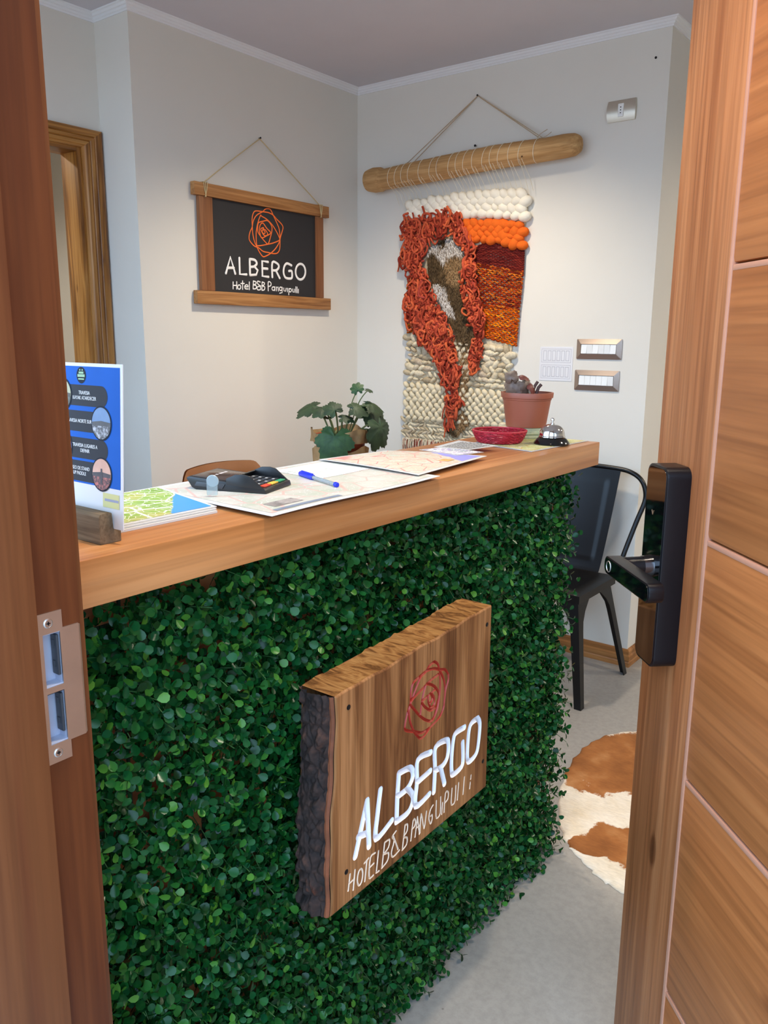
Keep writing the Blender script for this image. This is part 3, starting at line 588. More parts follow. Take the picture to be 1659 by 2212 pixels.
# bark on the left edge
mb = MB(); LE = [P3[i] for i in idx[0, ::2]]
def barkpt(u, v):
    p = LE[min(int(v*(len(LE)-1)+.5), len(LE)-1)]; s = u
    q = Vector((p[0]-T*(.0+1.0*s), p[1], p[2]))
    h = 0
    if s > .09:
        vv = Vector((q.x*50, q.z*36, 3)); a = mno.voronoi(vv)[0]; cell = (a[1]-a[0])
        h = .0085*min(1, cell*2.2)+.004*mno.noise(Vector((q.x*40, q.z*25, 0)))+.003*mno.noise(Vector((q.x*160, q.z*120, 5)))
        h *= min(1, (s-.09)/.05)
    else: h = .0012*mno.noise(Vector((q.x*80, q.z*20, 2)))
    q.y -= h+.010*math.sin(PI*min(1, max(0, s)))+.001
    if s > .999: q.y = p[1]+.002
    return q
mb.grid(56, 206, barkpt)
m, nt, b = newmat('tree_bark'); v = coords(nt)
c = ramp(nt, noise(nt, v, 45, 5, .65), [(.3, C(20, 12, 9)), (.55, C(46, 29, 22)), (.72, C(76, 47, 33)), (.85, C(100, 74, 54))])
mott = ramp(nt, noise(nt, v, 13, 2), [(.70, (0, 0, 0, 1)), (.74, (1, 1, 1, 1))])
sc_ = nt.nodes.new('ShaderNodeSeparateColor'); link(nt, mott, sc_.inputs[0])
link(nt, mixc(nt, sc_.outputs[0], c, C(96, 46, 22)), b.inputs['Base Color']); b.inputs['Roughness'].default_value = .85
bump(nt, b, noise(nt, v, 160, 4), .5, .002)
finish('bark', mb, m, sign, smooth=60, recalc=False)
mb = MB()
mb.grid(6, 206, lambda u, v: barkpt(u*.10, v)+Vector((.0004, -.0012-.002*math.sin(PI*u), 0)))
finish('inner_bark', mb, plain('inner_bark_orange', C(116, 62, 32), .7, var=.35, vs=30), sign, smooth=60, recalc=False)
for (y, z) in ((.857, .806), (1.255, .823), (1.258, .545), (.851, .535)):
    mb = MB(); mb.lathe([(.0042, -.006), (.0042, .0006), (.003, .0012), (.0005, .0013)], 14, FR((XS, y, z), (0, 1, 0), (0, 0, 1), (1, 0, 0)))
    finish('screw', mb, M_nail, sign)

# ---------------------------------------------------------------- hanging black sign on the left wall
ws = thing('hanging_sign', (XL, 2.56, 1.47), 'black ALBERGO board in a wooden frame hung by a cord on the left wall', 'sign')
M_fr = wood('frame_rail_wood', [C(120, 74, 36), C(158, 106, 58), C(186, 134, 80)], 1, 1.5, .55, .06, .9, fib=.35, loc=(4, 1, 9))
M_fs = wood('frame_post_wood', [C(104, 62, 34), C(130, 82, 48), C(146, 96, 60)], 2, 1.5, .55, .05, .5, fib=.3)
finish('top_rail', MB().box((XL+.004, 2.172, 1.8765), (XL+.028, 2.949, 1.9245), .002), M_fr, ws)
finish('bottom_rail', MB().box((XL+.004, 2.167, 1.470), (XL+.028, 2.958, 1.521), .002), M_fr, ws)
finish('post', MB().box((XL+.005, 2.197, 1.522), (XL+.023, 2.264, 1.876), .0015), M_fs, ws)
finish('post', MB().box((XL+.005, 2.866, 1.522), (XL+.023, 2.915, 1.876), .0015), M_fs, ws)
bd = finish('black_board', MB().box((XL+.006, 2.265, 1.522), (XL+.016, 2.865, 1.876)), plain('chalk_black', C(38, 38, 40), .6, var=.04), ws, smooth=False)
def strokes(mb, lines, r, xx, closed=False, n=4, sm_=True):
    for l in lines:
        pts = [(xx, a, b_) for a, b_ in l]
        cl = closed or (len(l) > 4 and (Vector(pts[0])-Vector(pts[-1])).length < 1e-4)
        if sm_ and len(l) > 4: pts = smoothpath(pts, n, cl)
        mb.tube(pts, r, 8, cl, flat=((1, 0, 0), .25))
        if not cl:
            for p in (pts[0], pts[-1]): mb.blob(p, (r*.25, r, r), None, 10, 6)
    return mb
M_pw = plain('paint_white', C(244, 242, 238), .6, var=.01)
mb = MB(); strokes(mb, [l for l in WS1 if len(l) <= 4], .0052, XL+.0165, sm_=False); strokes(mb, [l for l in WS1 if len(l) > 4], .0052, XL+.0165)
finish('lettering', mb, M_pw, bd)
mb = MB(); strokes(mb, WS2, .0024, XL+.0165); finish('small_lettering', mb, M_pw, bd)
mb = MB(); strokes(mb, WSE, .0024, XL+.0165, True); finish('rose_emblem', mb, plain('paint_orange', C(240, 112, 40), .6, var=.05), bd)
cd = MB(); NW = (XL+.006, 2.544, 2.143)
for y0, s_ in ((2.226, 1), (2.893, -1)):
    cd.tube(smoothpath([NW, (XL+.012, (NW[1]+y0)/2, 2.036), (XL+.020, y0, 1.927)], 3), .002, 6)
    for dy in (-.009, 0, .010):
        loop = [(XL+.002, y0+dy*.3, 1.872), (XL+.030, y0-dy*.2, 1.874), (XL+.0302, y0+dy*.6, 1.90), (XL+.030, y0+dy, 1.927), (XL+.002, y0+dy, 1.928)]
        cd.tube(loop, .0017, 6, True)
finish('cord', cd, plain('sign_twine', C(206, 184, 138), .9, spec=.1, var=.15, vs=300), ws)
def nail(y=None, at=None, nrm=(1, 0, 0), r=.004, ln=.012, label='', cat='nail'):
    a = Vector(nrm); e = a.orthogonal().normalized(); mb = MB()
    mb.lathe([(.0014, -.002), (.0014, ln-.001), (r, ln-.001), (r, ln), (.0004, ln+.0008)], 12, FR(at, e, a.cross(e), a))
    return tag(finish('nail', mb, M_nail, origin=at), label, cat)
nail(at=(XL, 2.544, 2.146), label='small dark nail holding the cord of the black sign')

# ---------------------------------------------------------------- woven hanging on the back wall
wh = thing('woven_wall_hanging', (-2.0, YT, .78), 'chunky woven wool hanging in cream, orange and rust on a driftwood log', 'wall hanging')
M_log = wood('driftwood', [C(180, 136, 86), C(204, 162, 110), C(216, 178, 128)], 0, 1.3, .7, .08, .4, fib=.35, spec=.2, bands=2, loc=(2, 5, 3))
YL = YT-.058
lp = [(-2.507, 2.052), (-2.470, 2.052), (-2.433, 2.052), (-2.415, 2.052), (-2.38, 2.052), (-2.251, 2.058), (-2.103, 2.064), (-1.939, 2.073), (-1.785, 2.077), (-1.617, 2.078), (-1.53, 2.080), (-1.485, 2.080), (-1.464, 2.079), (-1.460, 2.079)]
lr = [.047, .0545, .0525, .044, .0455, .0475, .049, .0475, .046, .045, .0445, .041, .030, .012]
mb = MB(); P = smoothpath([(a, YL, b_) for a, b_ in lp], 3); R = [float(np.interp(i/3, range(len(lr)), lr)) for i in range(len(P))]
mb.tube(P, R, 28)
for i, v_ in enumerate(mb.v):
    v_ = Vector(v_); n_ = mno.noise(v_*9)*.004+mno.noise(v_*30)*.0015; mb.v[i] = (v_.x, YL+(v_.y-YL)*(1+n_*14), 2.065+(v_.z-2.065)*(1+n_*10))
M_knot = plain('knot_dark', C(78, 50, 28), .8)
log = finish('driftwood_log', mb, M_log, wh, smooth=60)
for (x_, z_, r_) in ((-2.468, 2.03, .007), (-1.60, 2.10, .004), (-1.69, 2.055, .004), (-2.03, 2.095, .003)):
    mb = MB(); mb.blob((x_, YL-math.sqrt(max(0, .046**2-(z_-2.06)**2))+.002, z_), (r_, .002, r_*.8))
    finish('knot', mb, M_knot, log)
wraps = [-2.362, -2.323, -2.288, -2.25, -2.193, -2.134, -2.098, -2.037, -2.002, -1.964, -1.922, -1.872, -1.838, -1.799, -1.753, -1.705, -1.64]
mb = MB()
for i, x_ in enumerate(wraps):
    zc = float(np.interp(x_, [a for a, b_ in lp], [b_ for a, b_ in lp])); rr_ = float(np.interp(x_, [a for a, b_ in lp], lr))+.0016
    sl = .02 if i % 2 else .012
    mb.tube([(x_+sl*math.sin(a)*.5, YL+rr_*math.cos(a), zc+rr_*math.sin(a)) for a in np.linspace(0, 2*PI, 26)[:-1]], .0012, 5, True)
    if i < 16:
        for dx in (-.004, .018):
            mb.tube([(x_+dx*.5, YL-rr_*.75, zc-rr_*.6), (x_+dx+.006, YT-.04, 1.98), (x_+dx+.012, YT-.022, 1.935)], .0009, 5)
finish('warp_strings', mb, M_string, wh)
mb = MB(); N2 = (-1.962, YT-.007, 2.342)
for dx in (0, .03):
    mb.tube([N2, (-2.29+dx, YL+.012, 2.112-dx*.1), (-2.292+dx, YL-.03, 2.09)], .002, 5)
    mb.tube([N2, (-1.64+dx*.4, YL+.01, 2.125), (-1.64+dx*.4, YL-.034, 2.105)], .002, 5)
mb.tube(smoothpath([(-1.64, YL-.02, 2.118), (-1.625, YL-.022, 2.133), (-1.60, YL-.01, 2.150)], 3), .0013, 5)
mb.tube(smoothpath([(-1.64, YL-.01, 2.118), (-1.61, YL-.005, 2.125), (-1.592, YL+.01, 2.143)], 3), .0013, 5)
finish('hanging_cord', mb, plain('hanging_jute', C(190, 166, 136), .9, spec=.1, var=.15, vs=300), wh)
nail(at=(-1.962, YT, 2.343), nrm=(0, -1, 0), label='dark nail holding the cord of the woven hanging')
nail(at=(-1.966, YT, 2.146), nrm=(0, -1, 0), r=.005, label='dark nail just above the driftwood log')
nail(at=(-1.209, YT, 2.352), nrm=(0, -1, 0), r=.0045, ln=.004, label='lone dark nail high on the wall near the corner')

YF = YT-.006                         # front of the woven cloth
outline = [(-2.30, 1.935), (-1.69, 1.925), (-1.70, 1.81), (-1.715, 1.70), (-1.725, 1.6), (-1.74, 1.31), (-1.755, 1.11), (-1.78, .96), (-1.79, .84), (-2.32, .84), (-2.306, .97), (-2.30, 1.15), (-2.296, 1.36), (-2.30, 1.6)]
mb = MB(); mb.prism([(a+.012*(1 if a < -2 else -1), -b_) for a, b_ in outline], 0, .008, FR((0, YT-.002, 0), (1, 0, 0), (0, 0, -1), (0, -1, 0)))
finish('ground_weave', mb, plain('ground_wool', C(206, 190, 160), .95, spec=.1, var=.2, vs=60, bmp=.4, bs=220), wh, smooth=False)
def bumps(mb, poly_x, z0, z1, rows, cols, rad, tilt=.5, dy=0, jit=.1):
    """rows of plump knots; poly_x(z) gives the left and right edge, z1/z0 as functions of u"""
    for i in range(rows):
        for j in range(cols):
            u = (j+.5+(.5 if i % 2 else 0))/(cols+.5); t = (i+.5)/rows
            za, zb_ = z0(u), z1(u); z_ = zb_+(za-zb_)*t; a, c_ = poly_x(z_)
            x_ = a+(c_-a)*u
            q = Matrix.Rotation((tilt if i % 2 == 0 else -tilt*.6)+rng.normal(0, .15+jit), 3, 'Y')
            s = 1+rng.normal(0, jit)
            mb.blob((x_, YF-rad[1]*.55-dy, z_), (rad[0]*s, rad[1], rad[2]*s), q, 10, 7)
    return mb
M_wool = plain('cream_roving', C(240, 232, 214), .95, spec=.08, var=.04, vs=20, bmp=.25, bs=260)
M_wool2 = plain('cream_wool', C(218, 204, 172), .95, spec=.08, var=.08, vs=30, bmp=.3, bs=300)
mb = MB(); bumps(mb, lambda z: (-2.315, -1.690), lambda u: 1.868-.048*u+.02*math.sin(u*PI), lambda u: 1.938+.016*math.sin(u*3.0), 4, 15, (.030, .022, .021), .6)
finish('white_roving_band', mb, M_wool, wh, smooth=80)
mb = MB(); bumps(mb, lambda z: (-2.045, -1.700), lambda u: 1.752-.045*u+.02*math.sin(u*PI), lambda u: 1.850-.035*u, 4, 9, (.027, .019, .019), .5, jit=.2)
finish('orange_roving_band', mb, plain('orange_roving', C(226, 104, 36), .95, spec=.08, var=.1, vs=40, bmp=.25, bs=260), wh, smooth=80)
def rowsyarn(mb, xa, xb, zt, zb_, pitch, r, seg, amp=.0016, dy=0):
    z_ = 0
    n = int(1+abs(1)/pitch)
    k = 0
    while True:
        any_ = False; x_ = None
        u = 0
        xs0 = xa(k*pitch); xs1 = xb(k*pitch)
        if xs0 is None or k*pitch > 3: break
        x_ = xs0+rng.uniform(-.004, .004)
        while x_ < xs1:
            ln = min(seg*rng.uniform(.6, 1.4), xs1-x_+.004); uu_ = (x_-xs0)/(xs1-xs0)
            ph = rng.uniform(0, 6); pts = []
            m_ = max(3, int(ln/.006))
            for q in range(m_+1):
                xx = x_+ln*q/m_; w_ = (xx-xs0)/(xs1-xs0)
                zz = zt(w_)-k*pitch*((zt(w_)-zb_(w_))/(zt(.5)-zb_(.5)))
                pts.append((xx, YF-r-dy-.0012*math.sin(xx*520+k*PI), zz+amp*math.sin(xx*260+k*PI+ph*.1)))
            mb.tube(pts, r*rng.uniform(.85, 1.15), 5)
            x_ += ln
        k += 1
        if k*pitch > zt(.5)-zb_(.5): break
    return mb
lin = lambda a, c_: (lambda u: a+(c_-a)*u)
const = lambda a: (lambda s: a)
mb = MB(); rowsyarn(mb, const(-1.965), const(-1.712), lambda u: 1.722-.02*u+.04*math.sin(u*PI), lin(1.655, 1.61), .006, .0036, .06, dy=.004)
finish('maroon_weave', mb, island('maroon_yarn', [(0, C(78, 22, 22)), (.6, C(104, 32, 28)), (1, C(126, 44, 34))], .95, .1), wh)
M_mix = island('mixed_yarn', [(0, C(120, 36, 14)), (.3, C(186, 74, 14)), (.6, C(214, 106, 18)), (.8, C(226, 142, 26)), (.9, C(110, 36, 22)), (1, C(190, 92, 30))], .95, .1)
M_mix2 = island('rust_mixed_yarn', [(0, C(84, 24, 18)), (.35, C(140, 42, 20)), (.65, C(178, 70, 22)), (.8, C(206, 116, 34)), (1, C(104, 32, 22))], .95, .1)
mb = MB(); rowsyarn(mb, const(-1.955), lambda s: -1.712-s*.07, lin(1.664, 1.618), lin(1.49, 1.46), .0088, .0046, .035, .003, dy=.004)
finish('rust_mixed_weave', mb, M_mix2, wh)
mb = MB(); rowsyarn(mb, lambda s: -1.930+min(.06, s*.3), lambda s: -1.724-s*.05, lin(1.49, 1.46), lin(1.345, 1.310), .0088, .0046, .035, .003, dy=.004)
finish('orange_mixed_weave', mb, M_mix, wh)
mb = MB(); rowsyarn(mb, const(-2.312), const(-2.20), lin(1.62, 1.62), lin(1.362, 1.37), .0088, .0046, .03, .003)
finish('orange_mixed_weave', mb, M_mix, wh)
M_cr = island('cream_yarn', [(0, C(168, 150, 120)), (.35, C(206, 190, 158)), (.7, C(222, 210, 180)), (1, C(190, 172, 146))], .95, .1)
mb = MB()
bumps(mb, lambda z: (-2.318, -1.742), lambda u: 1.145-.02*u, lambda u: 1.365-.06*u, 8, 17, (.024, .015, .012), .45, jit=.3)
finish('cream_loop_band', mb, M_cr, wh, smooth=80)
mb = MB(); bumps(mb, lambda z: (-2.325, -1.765), lambda u: .962, lambda u: 1.140-.026*u, 8, 15, (.0205, .016, .0135), .95, jit=.08)
finish('cream_basket_band', mb, M_wool2, wh, smooth=80)
mb = MB(); bumps(mb, lambda z: (-2.33, -1.785), lambda u: .862, lambda u: .968, 6, 24, (.020, .010, .0065), .5, jit=.25)
finish('knotted_band', mb, M_cr, wh, smooth=80)
mb = MB()
for i in range(96):
    x_ = -2.325+.545*(i+.5)/96+rng.normal(0, .002); z_ = .872+rng.normal(0, .004)
    mb.tube(smoothpath([(x_, YF-.012, z_), (x_+rng.normal(0, .004), YF-.018, z_-.03), (x_+rng.normal(-.004, .008), YF-.010, z_-.075), (x_+rng.normal(-.008, .010), YF-.006, z_-.12)], 3), .0032, 5)
finish('fringe', mb, island('fringe_yarn', [(0, C(204, 188, 160)), (.5, C(226, 212, 186)), (.62, C(126, 40, 28)), (.8, C(140, 50, 34)), (1, C(98, 34, 28))], .95, .1), wh)
# hide patch
FP = [(-2.199, 1.728), (-2.186, 1.632), (-2.138, 1.529), (-2.086, 1.447), (-2.034, 1.366), (-2.007, 1.265), (-2.0, 1.184), (-2.030, 1.1), (-2.086, .991), (-2.059, .918), (-2.02, .900), (-1.948, .968), (-1.975, 1.039), (-1.955, 1.185), (-1.91, 1.267), (-1.901, 1.327), (-1.951, 1.406), (-1.991, 1.526), (-2.0, 1.605), (-1.99, 1.712), (-2.05, 1.775), (-2.12, 1.775)]
mb = MB(); mb.prism([(a, -b_) for a, b_ in FP], .018, .024, FR((0, YT, 0), (1, 0, 0), (0, 0, -1), (0, -1, 0)))
def hidemat(name, a, b_):
    m, nt, b = newmat(name); c = ramp(nt, noise(nt, coords(nt, (1, 1, .3)), 40, 3), [(.3, C(*a)), (.7, C(*b_))])
    link(nt, c, b.inputs['Base Color']); b.inputs['Roughness'].default_value = .7; b.inputs['Specular IOR Level'].default_value = .2; return m
M_hide = hidemat('hide_brown', (74, 58, 40), (120, 96, 66)); M_hw = hidemat('hide_white', (212, 204, 196), (234, 228, 222)); M_ht = hidemat('hide_tan', (150, 118, 80), (184, 152, 112))
hide = finish('hide_patch', mb, M_hide, wh, smooth=False)
HW = HIDE_W; HT = HIDE_T
def inpoly(p, poly):
    x_, y_ = p; r_ = False; j = len(poly)-1
    for i in range(len(poly)):
        xi, yi = poly[i]; xj, yj = poly[j]
        if (yi > y_) != (yj > y_) and x_ < (xj-xi)*(y_-yi)/(yj-yi)+xi: r_ = not r_
        j = i
    return r_
hb = {'b': MB(), 'w': MB(), 't': MB()}; n = 0
while n < 7000:
    p = (rng.uniform(-2.2, -1.9), rng.uniform(.9, 1.78))
    if not inpoly(p, FP): continue
    n += 1; L = rng.uniform(.012, .022); dx = rng.normal(.003, .004); y_ = YT-.0245
    pj = (p[0]+rng.normal(0, .004), p[1]-L*.5+rng.normal(0, .006))
    k_ = 'w' if any(inpoly(pj, q) for q in HW) else 't' if any(inpoly(pj, q) for q in HT) else 'b'
    hb[k_].add([(p[0]-.0012, y_, p[1]), (p[0]+.0012, y_, p[1]), (p[0]+dx*.5+.0006, y_-rng.uniform(.002, .006), p[1]-L*.6), (p[0]+dx, y_-.001, p[1]-L)], [(0, 1, 2), (0, 2, 3)])
finish('hair', hb['b'], M_hide, hide, smooth=False, recalc=False)
finish('white_hair', hb['w'], M_hw, hide, smooth=False, recalc=False); finish('tan_hair', hb['t'], M_ht, hide, smooth=False, recalc=False)
# shaggy rust loops
FPC = [q for q in FP if q[1] > 1.22 or q[0] > -1.99]
def shag(mb, region, count, rad=.0034, size=.03, lim=.22):
    k = 0
    while k < count:
        x_ = rng.uniform(-2.34, -1.86); z_ = rng.uniform(.985, 1.90)
        if not inpoly((x_, z_), region): continue
        k += 1; pts = []; c0 = Vector((x_, YF-.024-rng.uniform(0, .016), z_))
        a = rng.uniform(0, 6.28); s = size*rng.uniform(.6, 1.25)
        for q in range(5):
            a += rng.uniform(.5, 1.7)*(1 if k % 2 else -1)
            pts.append(c0+Vector((math.cos(a)*s*rng.uniform(.3, .8), rng.uniform(-.012, .010), math.sin(a)*s*rng.uniform(.4, 1.1)-q*.003)))
        P_ = smoothpath(pts, 3)
        if sum(inpoly((p.x, p.z), FPC) for p in P_) > lim*len(P_): k -= 1; continue
        for p in P_: p.y = min(p.y, YF-.012)
        mb.tube(P_, rad*rng.uniform(.7, 1.25), 6)
    return mb
R1 = [(-2.30, 1.885), (-2.18, 1.89), (-2.10, 1.885), (-2.03, 1.88), (-1.99, 1.80), (-1.945, 1.76), (-1.94, 1.64), (-2.01, 1.655), (-2.02, 1.725), (-2.08, 1.785), (-2.15, 1.775), (-2.195, 1.735), (-2.185, 1.63), (-2.135, 1.525), (-2.085, 1.44), (-2.035, 1.36), (-2.01, 1.26), (-2.0, 1.18), (-2.02, 1.10), (-1.965, 1.075), (-1.985, 1.05), (-2.03, .995), (-2.06, 1.06), (-2.05, 1.12), (-2.085, 1.18), (-2.12, 1.26), (-2.19, 1.325), (-2.275, 1.40), (-2.31, 1.51), (-2.275, 1.615), (-2.32, 1.70), (-2.325, 1.80)]
R2 = [(-2.02, 1.66), (-1.945, 1.66), (-1.92, 1.52), (-1.875, 1.44), (-1.89, 1.34), (-1.915, 1.26), (-1.93, 1.20), (-1.955, 1.21), (-1.93, 1.30), (-1.93, 1.39), (-1.97, 1.45), (-2.005, 1.53)]
M_shag = island('shag_yarn', [(0, C(126, 44, 32)), (.3, C(166, 66, 46)), (.6, C(196, 88, 60)), (.85, C(212, 104, 62)), (1, C(156, 62, 56))], .95, .1)
mb = MB(); shag(mb, [q for q in R2 if q[1] > 1.33]+[(-1.935, 1.36)], 110, .0048, .024, .6)
finish('rust_loop_fringe', mb, M_shag, wh, smooth=80)
mb = MB(); shag(mb, [(-1.935, 1.33), (-1.885, 1.35), (-1.895, 1.27), (-1.92, 1.20), (-1.955, 1.19), (-1.945, 1.26)], 46, .0048, .024, 2)
finish('rust_loop_fringe', mb, M_shag, wh, smooth=80)
mb = MB(); shag(mb, R1, 560, .0052, .034)
mb.tube(smoothpath([(-2.31, YF-.02, 1.74), (-2.345, YF-.022, 1.70), (-2.352, YF-.02, 1.665), (-2.358, YF-.02, 1.645)], 3), .0034, 6)
for i in range(30):
    x_ = -2.045+rng.normal(0, .012); z_ = 1.0+rng.normal(0, .02)
    mb.tube(smoothpath([(x_, YF-.03, z_), (x_+rng.normal(0, .006), YF-.034, z_-.025), (x_+rng.normal(.004, .008), YF-.03, z_-.055)], 3), .003, 6)
finish('rust_loop_fringe', mb, M_shag, wh, smooth=80)
# ---------------------------------------------------------------- wall plates
M_plate = plain('plate_metallic', C(168, 152, 140), .38, .75, var=.02)
M_satin = plain('plate_satin', C(206, 198, 182), .34, .8, var=.02)
def switch_plate(x0, x1, z0, z1, rocked, label):
    cx, cz = (x0+x1)/2, (z0+z1)/2
    t = thing('switch_plate', (cx, YT, cz), label, 'light switch', group='light switch plates')
    W, H = x1-x0, z1-z0; M = FR((cx, YT, cz), (1, 0, 0), (0, 0, 1), (0, -1, 0))
    mb = MB(); o = rrect(W, H, .004, 3); i_ = rrect(W-.040, H-.040, .002, 3); i2 = rrect(W-.042, H-.042, .002, 3); n = len(o)
    vs = [M @ Vector((p[0], p[1], z)) for ring, z in ((o, 0), (o, .004), (i_, .0125), (i2, .006)) for p in ring]
    mb.add(vs, [(r_*n+k, r_*n+(k+1) % n, (r_+1)*n+(k+1) % n, (r_+1)*n+k) for r_ in range(3) for k in range(n)])
    mb.add([M @ Vector((p[0], p[1], .006)) for p in i2], [tuple(range(n))])
    finish('frame', mb, M_plate, t, smooth=25)
    w = (W-.044)/6
    for k in range(6):
        mb = MB(); xx = -3*w+w*k
        a = .0105 if rocked[k] else .013; c_ = .013 if rocked[k] else .0105
        h = (H-.045)/2
        p = [(xx+.0004, -h, .006), (xx+w-.0004, -h, .006), (xx+w-.0004, h, .006), (xx+.0004, h, .006), (xx+.0004, -h, a), (xx+w-.0004, -h, a), (xx+w-.0004, h, c_), (xx+.0004, h, c_)]
        mb.add([M @ Vector(q) for q in p], [(3, 2, 1, 0), (4, 5, 6, 7), (0, 1, 5, 4), (1, 2, 6, 5), (2, 3, 7, 6), (3, 0, 4, 7)])
        finish('rocker', mb, M_white, t, smooth=False)
    return t
switch_plate(-1.455, -1.263, 1.265, 1.345, (0, 1, 0, 1, 1, 0), 'upper six-rocker light switch plate on the wall beside the black chair')
switch_plate(-1.457, -1.266, 1.139, 1.221, (0, 0, 0, 0, 0, 1), 'lower six-rocker light switch plate on the wall beside the black chair')
t = thing('wall_socket', (-1.326, YT, 2.190), 'single satin metal power socket high on the wall right of the driftwood', 'socket')
M = FR((-1.326, YT, 2.190), (1, 0, 0), (0, 0, 1), (0, -1, 0)); mb = MB(); n = 14; vs = []
for i in range(n+1):
    a = -1+2*i/n; h = .003+.0115*math.cos(a*1.25)
    for xs, hh in ((-.0545-.003*(1-a*a), 0), (-.0535-.003*(1-a*a), h), (.0535+.003*(1-a*a), h), (.0545+.003*(1-a*a), 0)): vs.append(M @ Vector((xs, a*.0375, hh)))
mb.add(vs, [(i*4+j, i*4+j+1, (i+1)*4+j+1, (i+1)*4+j) for i in range(n) for j in range(3)]+[(0, 1, 2, 3), tuple(n*4+j for j in range(4))])
finish('cover', mb, M_satin, t, smooth=30)
mb = MB(); mb.prism(rrect(.0215, .046, .002), .009, .0162, M, .0006); so = finish('outlet', mb, M_white, t)
for dz in (-.010, 0, .010):
    mb = MB(); mb.lathe([(.0022, 0), (.0022, .0004), (.0003, .0005)], 12, FR(M @ Vector((0, dz, .0162)), (1, 0, 0), (0, 0, 1), (0, -1, 0))); finish('pin_hole', mb, M_nail, so)
# printed card with two rows of switch drawings
t = thing('switch_guide_card', (-1.546, YT, 1.174), 'small white laminated card with two rows of little boxes left of the light switches', 'card')
M = FR((-1.546, YT, 1.243), (1, 0, 0), (0, 0, 1), (0, -1, 0))
finish('card', MB().prism(rrect(.150, .140, .004), .0002, .0016, M), plain('laminate', C(226, 224, 224), .35, var=.01), t, smooth=False)
mb = MB()
def frame_rect(mb, cx, cy, w, h, th, z, M):
    for a in ((cx-w/2, cy-h/2, cx+w/2, cy-h/2+th), (cx-w/2, cy+h/2-th, cx+w/2, cy+h/2), (cx-w/2, cy-h/2, cx-w/2+th, cy+h/2), (cx+w/2-th, cy-h/2, cx+w/2, cy+h/2)):
        mb.add([M @ Vector(p) for p in ((a[0], a[1], z), (a[2], a[1], z), (a[2], a[3], z), (a[0], a[3], z))], [(0, 1, 2, 3)])
for cy in (.033, -.033):
    frame_rect(mb, 0, cy, .134, .056, .0012, .0018, M)
    for k in range(6): frame_rect(mb, -.051+k*.0204, cy, .0150, .042, .0016, .0018, M)
finish('printed_boxes', mb, plain('print_grey', C(176, 172, 178), .5, var=.02), t, smooth=False)

# ---------------------------------------------------------------- plants
def lobed(mb, c, nrm, up, size, lobes=7, depth=.28, cup=.12, seed=0, droop=0, pt=.0, wid=1.0):
    """palmate leaf around its petiole point; cupped and slightly toothed"""
    c = Vector(c); n = Vector(nrm).normalized(); u = Vector(up); u = (u-n*u.dot(n)).normalized(); w = n.cross(u)
    N = lobes*8; rs = random.Random(seed); vs = []; rings = (.0, .35, .7, 1.0)
    for k in range(N):
        a = 2*PI*k/N; ph = (a*lobes/(2*PI)) % 1
        r_ = 1-depth*(2*abs(ph-.5))**1.3; r_ *= .72+.28*math.cos(a)*.9+.12; r_ *= 1+.04*((k % 2)*2-1)
        gap = abs(((a+PI) % (2*PI))-PI)
        if gap > 2.75: r_ *= .35
        for f in rings[1:]:
            q = f*r_*size; z = -cup*size*f*f+.05*size*math.cos(a*lobes)*f-droop*size*f*f*max(0, math.cos(a))
            vs.append(c+u*math.cos(a)*q+w*math.sin(a)*q*wid+n*z)
    vs.append(c); e = len(vs)-1; fs = []
    for k in range(N):
        a, b_ = k*3, ((k+1) % N)*3
        fs += [(e, a, b_), (a, a+1, b_+1, b_), (a+1, a+2, b_+2, b_+1)]
    return mb.add(vs, fs)
def leafy(name, c1, c2, rough=.45):
    m, nt, b = newmat(name); v = coords(nt)
    c = ramp(nt, noise(nt, v, 30, 3), [(.3, c1), (.7, c2)])
    link(nt, c, b.inputs['Base Color']); b.inputs['Roughness'].default_value = rough; bump(nt, b, noise(nt, v, 120, 3), .3, .002); return m
VR = Vector((.792, .61, 0)); VF = Vector((-.61, .792, 0)); UPV = Vector((0, 0, 1))
desk = thing('desk', (-2.2, 2.35, 0), 'low wooden desk hidden behind the reception counter, under the potted begonia', 'desk')
finish('desk_top', MB().box((-2.60, 1.98, .735), (-1.62, 2.70, .76), .002), M_body, desk)
for a in (-2.57, -1.69):
    for b_ in (2.01, 2.63): finish('leg', MB().box((a, b_, 0), (a+.04, b_+.04, .7345), .002), M_body, desk)
pc = Vector((-1.94, 2.26, .7606))
pot = thing('potted_begonia', pc, 'green begonia in a rust pot wrapped in tan burlap beside the left wall', 'potted plant')
k_ = .0017
mb = MB(); mb.lathe([(.072, 0), (.075, .004), (.090, .205), (.098, .208), (.100, .236), (.092, .236), (.088, .208), (.0, .204)], 36, Matrix.Translation(pc), cap=False); finish('rust_pot', mb, plain('rust_plastic', C(164, 66, 34), .5, var=.08), pot)
M_burl = plain('burlap', C(176, 146, 104), .95, spec=.05, var=.16, vs=26, bmp=.5, bs=500)
def wrap(z0, z1, r0_, r1_, amp, ph):
    mb = MB(); n = 72; m_ = 10; vs = []
    for i in range(m_+1):
        t = i/m_
        for k in range(n):
            a = 2*PI*k/n; r_ = r0_+(r1_-r0_)*t+amp*(math.sin(a*5+ph+t*2)+.6*math.sin(a*11+ph*2-t*3))*(.5+.5*abs(2*t-1))
            zz = z0+(z1-z0)*t+(.012*math.sin(a*3+ph) if i == m_ else .004*math.sin(a*3+ph) if i == 0 else 0)
            vs.append(pc+Vector((r_*math.cos(a), r_*math.sin(a), zz)))
    return mb.add(vs, [(i*n+k, i*n+(k+1) % n, (i+1)*n+(k+1) % n, (i+1)*n+k) for i in range(m_) for k in range(n)])
finish('burlap_wrap', wrap(.006, .188, .094, .101, .004, 1), M_burl, pot, smooth=80)
